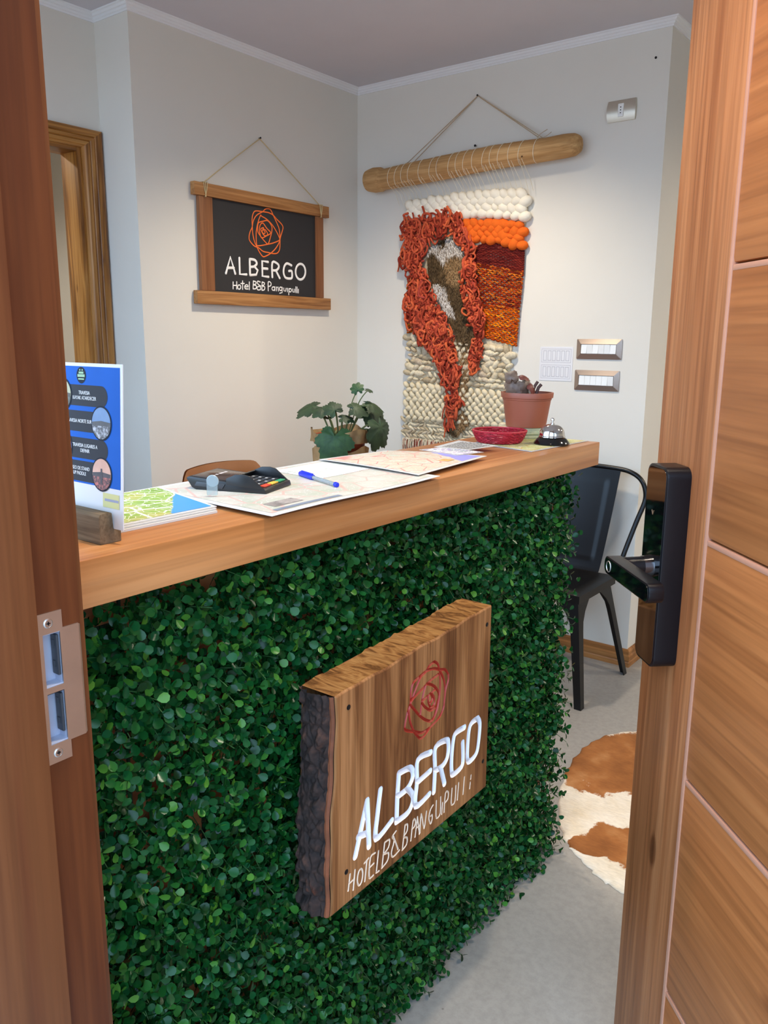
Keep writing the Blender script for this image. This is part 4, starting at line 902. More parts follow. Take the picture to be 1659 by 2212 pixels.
finish('burlap_collar', wrap(.208, .252, .104, .110, .006, 2.2), M_burl, pot, smooth=80)
mb = MB(); mb.blob(pc+VR*.094-VF*.05+Vector((0, 0, .13)), (.016, .016, .020)); mb.blob(pc+VR*.100-VF*.045+Vector((0, 0, .105)), (.012, .010, .024)); finish('burlap_knot', mb, M_burl, pot)
mb = MB(); mb.lathe([(.088, 0), (.06, .004), (0, .006)], 24, Matrix.Translation(pc+Vector((0, 0, .208))), cap=False); finish('soil', mb, plain('soil', C(48, 36, 28), .95, var=.3, vs=80, bmp=.6), pot)
def pp(u, v, dep=0): return pc+Vector((0, 0, .2))+VR*((u-735)*k_)+UPV*((960-v)*k_-.0)-VF*dep
M_beg = leafy('begonia_leaf', C(26, 46, 26), C(50, 74, 42), .6); M_beg2 = leafy('begonia_leaf_fresh', C(34, 66, 36), C(66, 100, 52), .6)
LV_ = [((676, 876), (-.2, -.35, .9), (-1, .1, -.1), .058, 0), ((700, 884), (.1, -.5, .85), (-.6, 0, -.3), .036, 0), ((727, 880), (.1, -.75, .6), (-.3, 0, .5), .040, 0), ((706, 905), (-.1, -.2, -1), (-1, 0, 0), .040, 0),
       ((727, 936), (-.05, -.92, .38), (-.1, 0, -1), .075, 1), ((768, 876), (.1, -.55, .8), (.6, 0, .2), .045, 0), ((796, 888), (.35, -.6, .7), (.9, 0, -.35), .060, 0), ((800, 868), (.3, -.2, .95), (1, 0, -.25), .052, 0),
       ((822, 915), (.75, -.6, .25), (.25, 0, -1), .070, 0), ((772, 843), (-.1, -.9, .35), (-.3, 0, 1), .028, 1), ((794, 840), (.1, -.3, .9), (1, 0, .1), .018, 0), ((745, 895), (0, -.4, .9), (.4, 0, .2), .035, 0), ((812, 935), (.8, -.5, .3), (.3, 0, -1), .052, 0)]
mbs = MB()
for i, ((u, v), n_, up_, s_, fr_) in enumerate(LV_):
    dep = .02+.05*(i % 3) if i != 4 else .12
    P0 = pp(u, v, dep); n3 = VR*n_[0]+VF*n_[1]+UPV*n_[2]; u3 = VR*up_[0]+UPV*up_[2]
    mb = MB(); lobed(mb, P0, n3, u3, s_*1.12, 7 if s_ > .03 else 9, .22, .15, i, .25)
    finish('leaf', mb, M_beg2 if fr_ else M_beg, pot, smooth=80, recalc=False)
    b0 = pc+VR*((u-740)*k_*.22)+Vector((0, 0, .208))
    mbs.tube(smoothpath([b0, b0.lerp(P0, .55)+Vector((0, 0, .03)), P0-n3.normalized()*.004], 4), .0032 if s_ > .03 else .002, 6)
finish('petioles', mbs, plain('petiole', C(112, 122, 74), .6, var=.15), pot)

# terracotta pot on a stack of leaflets
sc0 = Vector((-.951, 1.818, ZC))
dE = Vector((.05, .05, 0)).normalized()
ex = Vector((.651, .759, 0)); ey = Vector((-.759, .651, 0))
def leaflet_mat(name, stops, scale=30, ink=None):
    m, nt, b = newmat(name); v = coords(nt)
    c = ramp(nt, noise(nt, v, scale, 3, .6), stops)
    link(nt, c, b.inputs['Base Color']); b.inputs['Roughness'].default_value = .5; return m
lf = thing('leaflet_stack', sc0, 'little stack of pale green folded leaflets under the terracotta pot', 'leaflets')
M_lf = leaflet_mat('leaflet_pale', [(.3, C(222, 214, 180)), (.5, C(206, 208, 166)), (.7, C(226, 216, 176))], 60)
for i in range(6):
    o_ = Vector((rng.normal(0, .0015), rng.normal(0, .0015), 0)); z_ = ZC+.0002+i*.0047
    mb = MB(); mb.box((-.062, -.032, 0), (.062, .040, .0045), .0012, FR(sc0+o_+Vector((0, 0, z_-ZC)), ex, ey, (0, 0, 1))); finish('leaflet', mb, M_lf, lf)
tp = sc0+ey*.010+Vector((0, 0, .0288))
tpo = thing('terracotta_pot_plant', tp, 'wilting brown-leaved plant in a plain terracotta-coloured pot at the counter end', 'potted plant')
M_tc = plain('terracotta_plastic', C(158, 84, 58), .42, var=.05)
mb = MB(); mb.lathe([(.046, 0), (.049, .001), (.0585, .066), (.0600, .067), (.0605, .071), (.0635, .072), (.0645, .083), (.0640, .0845), (.0600, .0845), (.0590, .070), (.0, .069)], 44, Matrix.Translation(tp), cap=False)
finish('pot', mb, M_tc, tpo, smooth=30)
mb = MB(); mb.lathe([(.0585, 0), (.04, .003), (0, .004)], 24, Matrix.Translation(tp+Vector((0, 0, .070))), cap=False); finish('soil', mb, plain('soil_dark', C(52, 38, 30), .95, var=.3, vs=90, bmp=.6), tpo)
M_wl = leafy('wilted_leaf', C(88, 62, 50), C(140, 114, 94)); M_wr = leafy('wilted_red', C(100, 46, 38), C(136, 72, 58)); q_ = .001145
def tq(u, v, dep=0): return tp+VR*((u-1131)*q_)+UPV*((855-v)*q_+.0845)-VF*dep
for i, (uv, n_, up_, s_, M_) in enumerate([((1098, 836), (-.5, -.75, .35), (-.8, 0, -.2), .030, M_wl), ((1094, 826), (-.3, -.9, .2), (-.3, 0, .9), .022, M_wl), ((1124, 835), (.35, -.85, .3), (.4, 0, -.6), .030, M_wl), ((1116, 819), (0, -.3, .9), (.4, 0, .1), .018, M_wr), ((1108, 846), (-.2, -.8, .5), (-.6, 0, -.6), .026, M_wl), ((1138, 840), (.5, -.6, .6), (.5, 0, -.5), .018, M_wr)]):
    mb = MB(); lobed(mb, tq(*uv, .012), VR*n_[0]+VF*n_[1]+UPV*n_[2], VR*up_[0]+UPV*up_[2], s_, 5, .2, .35, i, .2); finish('leaf', mb, M_, tpo, smooth=80, recalc=False)
M_st = plain('stub_brown', C(84, 54, 46), .7, var=.15)
for pth, r_ in (([(1150, 858), (1154, 845), (1160, 838)], .0042), ([(1140, 858), (1146, 842), (1152, 832)], .0038), ([(1112, 858), (1110, 846), (1106, 838)], .0024), ([(1128, 858), (1124, 848), (1122, 838)], .0024)):
    mb = MB(); mb.tube([tq(*p, .004) for p in pth], r_, 8); finish('stem', mb, M_st, tpo)
mb = MB(); mb.tube(smoothpath([tq(1138, 858), tq(1136, 848, .004), tq(1144, 843, .006)], 3), .0045, 7); finish('pale_stub', mb, plain('stub_pale', C(206, 176, 146), .7), tpo)

# ---------------------------------------------------------------- maps and papers on the counter
def mapmat(name, land, roads=(244, 240, 228), scale=70, water=None, wcol=(78, 150, 214), patches=None, red=None, roadw=.02, hl=None):
    """procedural street map: tinted land, pale street grid, optional lake where water(x,y) > 0"""
    m, nt, b = newmat(name); v = coords(nt)
    c = ramp(nt, noise(nt, v, scale*.22, 3, .55), [(.32, C(*land[0])), (.5, C(*land[1])), (.66, C(*land[2]))])
    vo = nt.nodes.new('ShaderNodeTexVoronoi'); vo.feature = 'DISTANCE_TO_EDGE'; vo.inputs['Scale'].default_value = scale
    link(nt, v, vo.inputs['Vector']); rd = ramp(nt, vo.outputs['Distance'], [(roadw, (1, 1, 1, 1)), (roadw*2.2, (0, 0, 0, 1))])
    s_ = nt.nodes.new('ShaderNodeSeparateColor'); link(nt, rd, s_.inputs[0]); c = mixc(nt, s_.outputs[0], c, C(*roads))
    vo2 = nt.nodes.new('ShaderNodeTexVoronoi'); vo2.feature = 'DISTANCE_TO_EDGE'; vo2.inputs['Scale'].default_value = scale*.22
    link(nt, v, vo2.inputs['Vector']); rd2 = ramp(nt, vo2.outputs['Distance'], [(.018, (1, 1, 1, 1)), (.03, (0, 0, 0, 1))])
    s2 = nt.nodes.new('ShaderNodeSeparateColor'); link(nt, rd2, s2.inputs[0]); c = mixc(nt, s2.outputs[0], c, C(*(red or roads)))
    if water:
        t = nt.nodes.new('ShaderNodeTexCoord'); x_ = nt.nodes.new('ShaderNodeSeparateXYZ'); link(nt, t.outputs['Object'], x_.inputs[0])
        e = nt.nodes.new('ShaderNodeMath'); e.operation = 'MULTIPLY'; link(nt, x_.outputs[0], e.inputs[0]); e.inputs[1].default_value = water[0]
        f = nt.nodes.new('ShaderNodeMath'); f.operation = 'MULTIPLY_ADD'; link(nt, x_.outputs[1], f.inputs[0]); f.inputs[1].default_value = water[1]; link(nt, e.outputs[0], f.inputs[2])
        g = nt.nodes.new('ShaderNodeMath'); g.operation = 'MULTIPLY_ADD'; link(nt, noise(nt, v, 22, 3), g.inputs[0]); g.inputs[1].default_value = water[3]; link(nt, f.outputs[0], g.inputs[2])
        wr = ramp(nt, None, [(0, (0, 0, 0, 1)), (1, (1, 1, 1, 1))]); mr = nt.nodes.new('ShaderNodeMapRange'); link(nt, g.outputs[0], mr.inputs[0])
        mr.inputs[1].default_value = water[2]; mr.inputs[2].default_value = water[2]+.003; c = mixc(nt, mr.outputs[0], c, C(*wcol))
    link(nt, c, b.inputs['Base Color']); b.inputs['Roughness'].default_value = .4; b.inputs['Specular IOR Level'].default_value = .4
    return m
def sheet(name, c4, z0, th, mp, label, cat='map', margin=.010, lift=None, group=None, edge=M_paper, nu=24):
    """paper sheet through four corners (front-left, front-right, back-right, back-left) with a printed inset"""
    c4 = [np.array(p) for p in c4]; ctr = sum(c4)/4
    t = thing(name, (ctr[0], ctr[1], z0), label, cat, group=group)
    def pt(u, v): p = (c4[0]*(1-u)+c4[1]*u)*(1-v)+(c4[3]*(1-u)+c4[2]*u)*v; return p
    lf_ = lift or (lambda u, v: 0)
    mb = MB()
    for dz in (0, th): mb.grid(nu, nu, lambda u, v: (*pt(u, v), z0+dz+lf_(u, v)))
    k = (nu+1)*(nu+1); idxs = [i*(nu+1) for i in range(nu+1)]+[nu*(nu+1)+j for j in range(1, nu+1)]+[i*(nu+1)+nu for i in range(nu-1, -1, -1)]+[j for j in range(nu-1, 0, -1)]
    for i in range(len(idxs)): a, b_ = idxs[i], idxs[(i+1) % len(idxs)]; mb.f.append((a, b_, b_+k, a+k)); mb.m.append(0)
    finish('paper', mb, edge, t, smooth=50)
    if mp:
        L1 = np.linalg.norm(c4[1]-c4[0]); L2 = np.linalg.norm(c4[3]-c4[0]); a, b_ = margin/L1, margin/L2
        mb = MB(); mb.grid(nu, nu, lambda u, v: (*pt(a+u*(1-2*a), b_+v*(1-2*b_)), z0+th+.0003+lf_(a+u*(1-2*a), b_+v*(1-2*b_))))
        finish('printed_map', mb, mp, t, smooth=True)
    return t, pt, lf_
# stack of town maps at the near end (front-left corner is hidden by the jamb side)
def st(dx, dy, r_=0):
    base = [(-.862, .572), (-.861, .742), (-1.050, .787), (-1.047, .606)]
    return [(a+dx, b_+dy) for a, b_ in base]
sheet('town_map_pad', st(.001, -.003), ZC+.0003, .0032, None, 'white pad of town maps lying under the green lake map', 'map pad')
sheet('folded_town_map', st(-.004, 0), ZC+.0040, .0018, None, 'white folded sheet between the map pad and the green lake map', 'folded map')
sheet('lake_town_map', st(-.008, .004), ZC+.0062, .0014, mapmat('lake_map', [(120, 158, 60), (146, 176, 74), (182, 178, 92)], (242, 240, 220), 75, (.8, 1.0, .078, .03), (72, 152, 222), roadw=.018), 'green town map with a blue lake on top of the pile by the tour card', 'map', .006)
# large placemat-like map running over the front edge
big_l = lambda u, v: .0007+.0011*math.sin(v*5)*0+.0022*math.sin(u*PI*.9)**2*(.3+.7*v)+.0045*max(0, u-.75)*4*.25
t, pt, lf_ = sheet('regional_map', [(-.766, .752), (-.776, 1.170), (-1.062, 1.180), (-1.064, .765)], ZC+.0036, .0006, mapmat('pale_map', [(214, 204, 192), (198, 194, 180), (182, 186, 166)], (216, 212, 204), 70, None, red=(214, 176, 164), roadw=.012), 'large pale map sheet overhanging the counter edge beneath the card terminal and pen', 'map', .012, lambda u, v: .0022*(1+math.sin(u*6.5))*.5*(1-.3*v)+.0012)
mb = MB()
for a, b_, c_, d_ in ((.06, .40, .052, .085),):
    mb.grid(12, 2, lambda u, v: (*pt(a+(b_-a)*u, c_+(d_-c_)*v), ZC+.0036+.0014+lf_(a+(b_-a)*u, c_+(d_-c_)*v)))
finish('title_band', mb, plain('map_slate', C(120, 130, 146), .5, var=.1, vs=60), t)
mb = MB(); mb.grid(8, 4, lambda u, v: (*pt(.10+.14*u, .12+.09*v), ZC+.005+lf_(.1+.14*u, .12+.09*v))); finish('legend_patch', mb, plain('map_mottled', C(150, 140, 134), .5, var=.5, vs=90), t)
mb = MB(); mb.grid(12, 10, lambda u, v: (*pt(.62+.33*u, .50+.42*v), ZC+.0049+lf_(.62+.33*u, .5+.42*v))); finish('inset_map', mb, mapmat('inset_map', [(196, 202, 178), (222, 222, 214), (178, 188, 170)], (240, 240, 240), 120, roadw=.05), t)
# second map lying across it, fanned towards the far end
t, pt, lf_ = sheet('pink_lake_map', [(-.800, 1.139), (-.836, 1.430), (-1.043, 1.362), (-1.056, 1.166)], ZC+.0076, .0006, mapmat('pink_map', [(218, 206, 186), (208, 192, 166), (200, 204, 184)], (220, 218, 210), 100, (.5, 1.0, .130, .05), (150, 150, 226), red=(222, 140, 130), roadw=.02), 'white-bordered pink map with a violet lake lying across the large map', 'map', .010, lambda u, v: .0018*math.sin(v*PI)+.0015*(1-u))
mb = MB(); mb.grid(6, 6, lambda u, v: (*pt(.58+.10*u, .12+.10*v), ZC+.0086+lf_(.6, .2))); finish('coast_strip', mb, plain('map_ochre', C(214, 160, 84), .5, var=.2, vs=80), t)
sheet('colour_leaflet', [(-.879, 1.445-.06), (-.862, 1.462), (-.969, 1.480), (-.987, 1.404)], ZC+.0100, .0004, mapmat('leaflet_print', [(120, 170, 140), (168, 150, 196), (230, 224, 214)], (240, 238, 236), 90, roadw=.05), 'small green and violet leaflet poking out from beneath the text sheet', 'leaflet', .003)
t, pt, lf_ = sheet('text_sheet', [(-.902, 1.462), (-.889, 1.568), (-1.007, 1.592), (-.985, 1.458)], ZC+.0110, .0004, None, 'white sheet of black print between the pink map and the red basket', 'paper sheet')
mb = MB()
for i in range(9):
    v0 = .1+i*.085; x_ = .08
    while x_ < .88:
        L = rng.uniform(.03, .10); mb.add([(*pt(x_+a*L, v0+b_*.035), ZC+.0119) for a, b_ in ((0, 0), (1, 0), (1, 1), (0, 1))], [(0, 1, 2, 3)]); x_ += L+.03
finish('print_lines', mb, plain('ink', C(70, 68, 66), .6), t, smooth=False)
sheet('green_trail_map', [(-.821, 1.596), (-.808, 1.862), (-1.002, 1.862), (-1.000, 1.640)], ZC+.0006, .0012, mapmat('trail_map', [(176, 192, 104), (206, 204, 128), (222, 216, 160)], (236, 228, 196), 90, (-1.0, .2, .073, .02), (190, 200, 220), red=(214, 178, 100), roadw=.02), 'yellow-green trail map under the red basket and the service bell', 'map', .005)

# ---------------------------------------------------------------- card terminal
U0 = Vector((-.899, .892, ZC+.0068)); ax = Vector((-.949, -.316, 0)).normalized(); ay = Vector((ax.y, -ax.x, 0))
# local frame: X = towards the raised back, Y = across, Z = up; origin = middle of the front edge
U0 = U0-ax*.006
MT = FR(U0, ax*1.24, ay*1.10, (0, 0, 1.06))
pos = thing('card_terminal', U0, 'black card payment terminal with keypad shield lying on the large pale map', 'card terminal')
def sideprism(mb, prof, y0, y1, bev=.0012): return mb.prism([(p[0], p[1]) for p in prof], y0, y1, MT @ FR((0, 0, 0), (1, 0, 0), (0, 0, 1), (0, 1, 0)), bev)
mb = MB(); sideprism(mb, [(0, .001), (.002, .0085), (.052, .0120), (.055, .0150), (.108, .0195), (.112, .0165), (.104, .003), (.098, .0)], -.0405, .0405, .0016); finish('body', mb, M_black, pos, smooth=30)
mb = MB(); sideprism(mb, [(.058, .0153), (.106, .0193), (.106, .0197), (.058, .0157)], -.034, .034, .0001); finish('screen', mb, plain('screen_brown', C(66, 52, 48), .15, spec=.7), pos)
mb = MB()
for a, w_ in ((-.022, .010), (-.008, .006), (.002, .012), (.016, .008)):
    sideprism(mb, [(.084, .0176), (.088, .0179), (.088, .0182), (.084, .0179)], a, a+w_, 0)
finish('screen_text', mb, plain('screen_text', C(200, 190, 186), .5), pos, smooth=False)
for s_ in (-1, 1):
    mb = MB(); sideprism(mb, [(.004, .008), (.012, .0155), (.022, .0250), (.030, .0268), (.042, .0262), (.055, .0195), (.055, .010), (.004, .006)], s_*.0375, s_*.0405, .0008); finish('keypad_shield', mb, M_black, pos, smooth=30)
mb = MB(); sideprism(mb, [(.054, .014), (.050, .020), (.052, .021), (.058, .0160)], -.037, .037, .0005); finish('shield_rim', mb, M_black, pos, smooth=30)
mb = MB(); sideprism(mb, [(.060, .004), (.100, .006), (.096, .0125), (.056, .011)], -.0418, -.0404, .0004); finish('grey_side_panel', mb, M_dkgrey, pos)
mb = MB(); sideprism(mb, [(.060, .004), (.100, .006), (.096, .0125), (.056, .011)], .0404, .0418, .0004); finish('grey_side_panel', mb, M_dkgrey, pos)
KC = {(0, 0): C(214, 70, 44), (0, 1): C(226, 186, 66), (0, 2): C(40, 146, 96)}
for r_ in range(5):
    for c_ in range(3):
        x0 = .005+r_*.0095; z0 = .0087+x0*.07
        y_ = (c_-1)*.0225
        mb = MB(); mb.box((x0, y_-.0095, z0), (x0+.0075, y_+.0095, z0+.0022), .0007, MT)
        finish('key', mb, plain('key_%d' % c_, KC[(0, c_)], .45) if r_ == 0 else M_dkgrey, pos)
        if r_:
            mb = MB(); mb.box((x0+.002, y_-.0015, z0+.0022), (x0+.0055, y_+.0015, z0+.00235), 0, MT); finish('key_print', mb, M_white, pos, smooth=False)
# clear plastic disc stuck up beside it
m, nt, b = newmat('clear_plastic'); b.inputs['Base Color'].default_value = C(214, 226, 226); b.inputs['Roughness'].default_value = .12; b.inputs['Transmission Weight'].default_value = .75; b.inputs['IOR'].default_value = 1.3
M_clear = m
dc = Vector((-.928, .789, ZC+.0095)); dt = thing('clear_stand', dc, 'clear plastic stand with a round pale disc in front of the card terminal', 'plastic stand')
dn = Vector((.62, -.78, 0)); dr = Vector((.78, .62, 0))
mb = MB(); mb.prism(rrect(.016, .026, .002), -.0006, .0006, FR(dc+Vector((0, 0, .013)), dr, (0, 0, 1), -dn)); finish('upright', mb, M_clear, dt)
m, nt, b = newmat('pale_disc'); b.inputs['Base Color'].default_value = C(176, 192, 196); b.inputs['Roughness'].default_value = .3; b.inputs['Transmission Weight'].default_value = .35
mb = MB(); mb.lathe([(.0001, -.0008), (.0085, -.0008), (.0093, 0), (.0085, .0008), (.0001, .0008)], 28, FR(dc+Vector((0, 0, .0215))+dr*.001, dr, (0, 0, 1), dn), cap=False); finish('disc', mb, m, dt)

# pen
pz = ZC+.0105; pa = Vector((-.966, 1.017, pz)); pb = Vector((-.839, .970, pz)); pd = (pb-pa).normalized()
pen = thing('ballpoint_pen', (pa+pb)/2, 'clear ballpoint pen with blue cap and blue end on the large map', 'pen')
M_blue = plain('pen_blue', C(24, 44, 190), .35, var=.03)
mb = MB(); mb.tube([pa, pa+pd*.004, pa+pd*.05, pa+pd*.052], [.0025, .0045, .0049, .0042], 14)
mb.box((-.0012, .004, -.022), (.0012, .0062, .02), .0004, FR(pa+pd*.03, Vector((-pd.y, pd.x, 0)), (0, 0, 1), pd)); finish('cap', mb, M_blue, pen)
mb = MB(); mb.tube([pa+pd*.052, pa+pd*.130], .0037, 6); finish('barrel', mb, M_clear, pen, smooth=20)
mb = MB(); mb.tube([pa+pd*.05, pa+pd*.120], .0012, 6); finish('ink_tube', mb, plain('ink_tube', C(196, 186, 190), .5), pen)
mb = MB(); mb.tube([pa+pd*.128, pa+pd*.134, pa+pd*.1355], [.0042, .0042, .003], 14); finish('end_plug', mb, M_blue, pen)

# ---------------------------------------------------------------- red basket and service bell
bc = Vector((-.956, 1.690, ZC+.0022))
bk = thing('red_basket', bc, 'shallow round red woven basket on the yellow-green map', 'basket')
M_red = island('red_reed', [(0, C(140, 20, 34)), (.5, C(176, 30, 46)), (.85, C(198, 48, 62)), (1, C(222, 120, 110))], .5, .3)
mb = MB()
for i in range(9):
    t = i/8; r_ = .050+.012*t**.8; z_ = .003+.0235*t; n = 30
    for k in range(n):
        a0 = 2*PI*(k+(.5 if i % 2 else 0))/n
        pts = [bc+Vector(((r_+.0012*math.sin(q*PI))*math.cos(a0+q*2*PI/n*1.1), (r_+.0012*math.sin(q*PI))*math.sin(a0+q*2*PI/n*1.1), z_+.0006*math.sin(q*6))) for q in (0, .33, .66, 1)]
        mb.tube(pts, .0019, 5)
finish('woven_side', mb, M_red, bk)
mb = MB(); mb.lathe([(.0, .0006), (.049, .0006), (.051, .003), (.049, .0045), (.0, .003)], 36, Matrix.Translation(bc), cap=False); finish('woven_base', mb, plain('red_base', C(140, 24, 38), .6, var=.2, vs=120, bmp=.5), bk)
mb = MB(); mb.tube([bc+Vector((.0625*math.cos(a), .0625*math.sin(a), .028)) for a in np.linspace(0, 2*PI, 41)[:-1]], .0026, 8, True); finish('rim', mb, plain('red_rim', C(186, 34, 50), .5, var=.2, vs=200, bmp=.4), bk)
be = Vector((-.846, 1.741, ZC+.0022))
bell = thing('service_bell', be, 'chrome service bell on a round black base at the counter end', 'bell')
mb = MB(); mb.lathe([(.0, 0), (.0405, 0), (.0415, .002), (.0400, .005), (.0345, .0125), (.0290, .0165), (.0, .0165)], 44, Matrix.Translation(be), cap=False); finish('base', mb, plain('gloss_black', C(12, 12, 13), .12, spec=.7), bell, smooth=30)
mb = MB(); prof = [(.0295, .0165), (.0315, .0172), (.0312, .0185), (.0302, .0200)]+[(.0298*math.cos(a)**.8, .020+.0265*math.sin(a)) for a in np.linspace(.05, 1.53, 12)]+[(.0004, .0467)]
mb.lathe(prof, 44, Matrix.Translation(be), cap=False); finish('dome', mb, plain('chrome_dome', C(226, 224, 222), .09, 1, var=0), bell)
mb = MB(); mb.lathe([(.0045, .0460), (.0045, .0490), (.0022, .0495), (.0022, .0530), (.0042, .0540), (.0046, .0580), (.0030, .0605), (.0003, .0610)], 20, Matrix.Translation(be), cap=False); finish('plunger', mb, plain('chrome_knob', C(220, 216, 212), .12, 1), bell)

# ---------------------------------------------------------------- tour card in its wooden block
bx0, bx1 = -.975, -.8255
hold = thing('card_holder', (-.9, .549, ZC), 'weathered grey-brown wooden block holding the blue tour card', 'card holder')
M_old = wood('weathered_wood', [C(78, 62, 46), C(104, 86, 64), C(126, 106, 82)], 0, 2, .75, .08, .8, fib=.4, spec=.15)
prof = [(.531, 0), (.560, .0), (.5603, .0205), (.5530, .0215), (.5520, .016), (.5503, .016), (.5492, .0360), (.544, .0375), (.534, .0365), (.531, .033)]
mb = MB(); mb.prism([(p[0], p[1]) for p in prof], bx0, bx1, FR((0, 0, ZC+.0002), (0, 1, 0), (0, 0, 1), (1, 0, 0)), .0012); finish('block', mb, M_old, hold, smooth=30)
lean = .062
TC = FR((-.8890, .5512, ZC+.0166), (math.cos(-.0), 0, 0), (0, math.sin(lean), math.cos(lean)), (0, -math.cos(lean), math.sin(lean)))
CW, CH = .163, .192
tcard = thing('tour_card', (-.8890, .5512, ZC+.0166), 'laminated blue card of lake outings standing in the wooden block', 'card')
cardo = finish('laminated_sheet', MB().prism([(-CW/2, 0), (CW/2, 0), (CW/2, CH), (-CW/2, CH)], -.0005, .0005, TC), plain('card_white', C(222, 218, 216), .25, var=.01), tcard, smooth=False)
def flatp(mb, pts, z): return mb.add([TC @ Vector((p[0], p[1], z)) for p in pts], [tuple(range(len(pts)))])
def ellipse(cx, cy, a, b_, n=36): return [(cx+a*math.cos(2*PI*k/n), cy+b_*math.sin(2*PI*k/n)) for k in range(n)]
b0 = .0475
finish('blue_field', flatp(MB(), [(-CW/2+.003, b0), (CW/2-.0045, b0), (CW/2-.0045, CH-.004), (-CW/2+.003, CH-.004)], .0007), plain('card_blue', C(30, 98, 190), .6, spec=.15, var=.08, vs=12), tcard, smooth=False)
M_pill = plain('pill_grey', C(56, 56, 60), .6, spec=.15); M_ring = plain('ring_dark', C(30, 34, 44), .6, spec=.15)
H = lambda f: b0+f*(CH-.004-b0)
rows_ = [(.755, 'r'), (.535, 'l'), (.305, 'r'), (.105, 'l')]
txt = ['TRAVESIA\nKAYAK ATARDECER', 'TRAVESIA NORTE SUR', 'TRAVESIA LUGARES A\nDEFINIR', 'PASEO DE STAND\nUP PADDLE']
scn = [((196, 190, 150), (70, 60, 40), (110, 110, 90)), ((120, 150, 190), (60, 54, 50), (196, 196, 200)), ((120, 140, 200), (30, 30, 50), (60, 70, 110)), ((230, 176, 150), (50, 34, 34), (206, 110, 96))]
for i, (f, sd) in enumerate(rows_):
    cy = H(f); hh = .0125; s_ = 1 if sd == 'r' else -1
    pill = [(-s_*.055, cy-hh*s_), *[(s_*.0405+s_*hh*math.cos(a), cy+s_*hh*math.sin(a)) for a in np.linspace(-PI/2, PI/2, 14)], (-s_*.055, cy+hh*s_)]
    pl_ = finish('grey_pill', flatp(MB(), pill, .0009), M_pill, tcard, smooth=False)
    mb = MB(); textmesh(mb, txt[i], .0062, TC @ Matrix.Translation((s_*.006, cy, .0011)), th=.0001, sx=.86); finish('lettering', mb, M_pw, pl_, smooth=False)
    cx = -s_*.0405
    finish('ring', flatp(MB(), ellipse(cx, cy, .0205, .0205), .0012), M_ring, tcard, smooth=False)
    sky_, dark, low = scn[i]
    mb = MB(); flatp(mb, ellipse(cx, cy, .0186, .0186), .0014); pic = finish('photo', mb, leaflet_mat('photo_sky', [(.3, C(*[max(0, c-18) for c in sky_])), (.7, C(*sky_))], 40), tcard, smooth=False)
    lowp = [p for p in ellipse(cx, cy, .0186, .0186, 60) if p[1] < cy-.0015]; lowp.sort(key=lambda p: math.atan2(p[1]-cy+.01, p[0]-cx))
    finish('photo_foreground', flatp(MB(), lowp, .0015), leaflet_mat('photo_low', [(.35, C(*low)), (.5, C(*dark)), (.7, C(*low))], 130), pic, smooth=False)
    mb = MB(); flatp(mb, [(cx-.0176, cy-.003), (cx+.0176, cy-.003), (cx+.0182, cy+.0015), (cx, cy+.0030), (cx-.0182, cy+.001)], .0016)
    if i == 3: flatp(mb, [(cx-.0025, cy-.010), (cx+.0022, cy-.010), (cx+.0015, cy+.007), (cx-.0015, cy+.007)], .0017)
    finish('photo_horizon', mb, leaflet_mat('photo_dark', [(.3, C(*dark)), (.7, C(*[min(255, c+26) for c in dark]))], 90), pic, smooth=False)
lg = finish('round_badge', flatp(MB(), ellipse(.0, H(.925), .0098, .0098), .0009), M_ring, tcard, smooth=False)
mb = MB()
for dy, w_, hh in ((.003, .010, .0012), (-.0005, .015, .0016), (-.0045, .012, .0008)): flatp(mb, [(-w_/2, H(.925)+dy-hh), (w_/2, H(.925)+dy-hh), (w_/2, H(.925)+dy+hh), (-w_/2, H(.925)+dy+hh)], .0011)
flatp(mb, ellipse(-.0025, H(.925)+.0062, .0012, .0012, 10), .0011); flatp(mb, ellipse(.0025, H(.925)+.0062, .0012, .0012, 10), .0011)
finish('badge_print', mb, plain('badge_green', C(150, 190, 140), .4), lg, smooth=False)
yb = [(.042, .024), (.0745, .024), (.0745, .041), (.042, .041)]
yo = finish('yellow_label', flatp(MB(), yb, .0009), plain('label_yellow', C(214, 206, 130), .4), tcard, smooth=False)
finish('label_print', flatp(MB(), [(.046, .0315), (.0735, .0315), (.0735, .0345), (.046, .0345)], .0011), plain('label_grey', C(150, 150, 170), .4), yo, smooth=False)

# ---------------------------------------------------------------- black metal chair by the wall
M_met = plain('black_powder_coat', C(11, 11, 13), .3, .0, spec=.35, var=.02)
ch = thing('metal_chair', (-1.375, 2.885, 0), 'black metal bistro chair against the wall behind the counter end', 'chair')
sx0, sx1, sy0, sy1, sz = -1.565, -1.172, 2.705, 3.045, .432
def seatpt(u, v):
    x_ = sx0+(sx1-sx0)*u; y_ = sy0+(sy1-sy0)*v; e = min(u, 1-u, v, 1-v)
    k = max(0, 1-e/.10); return (x_, y_, sz-.012*k*k-.003*math.sin(PI*u)*math.sin(PI*v))
mb = MB(); mb.grid(28, 28, seatpt); ring = []
rim_ = [(u, 0) for u in np.linspace(0, 1, 15)]+[(1, v) for v in np.linspace(0, 1, 15)[1:]]+[(u, 1) for u in np.linspace(1, 0, 15)[1:]]+[(0, v) for v in np.linspace(1, 0, 15)[1:-1]]
top = [Vector(seatpt(*p)) for p in rim_]; low = [p+Vector((0, 0, -.030)) for p in top]; n = len(top)
mb.add(top+low, [(i, (i+1) % n, n+(i+1) % n, n+i) for i in range(n)]); finish('seat', mb, M_met, ch, smooth=60)
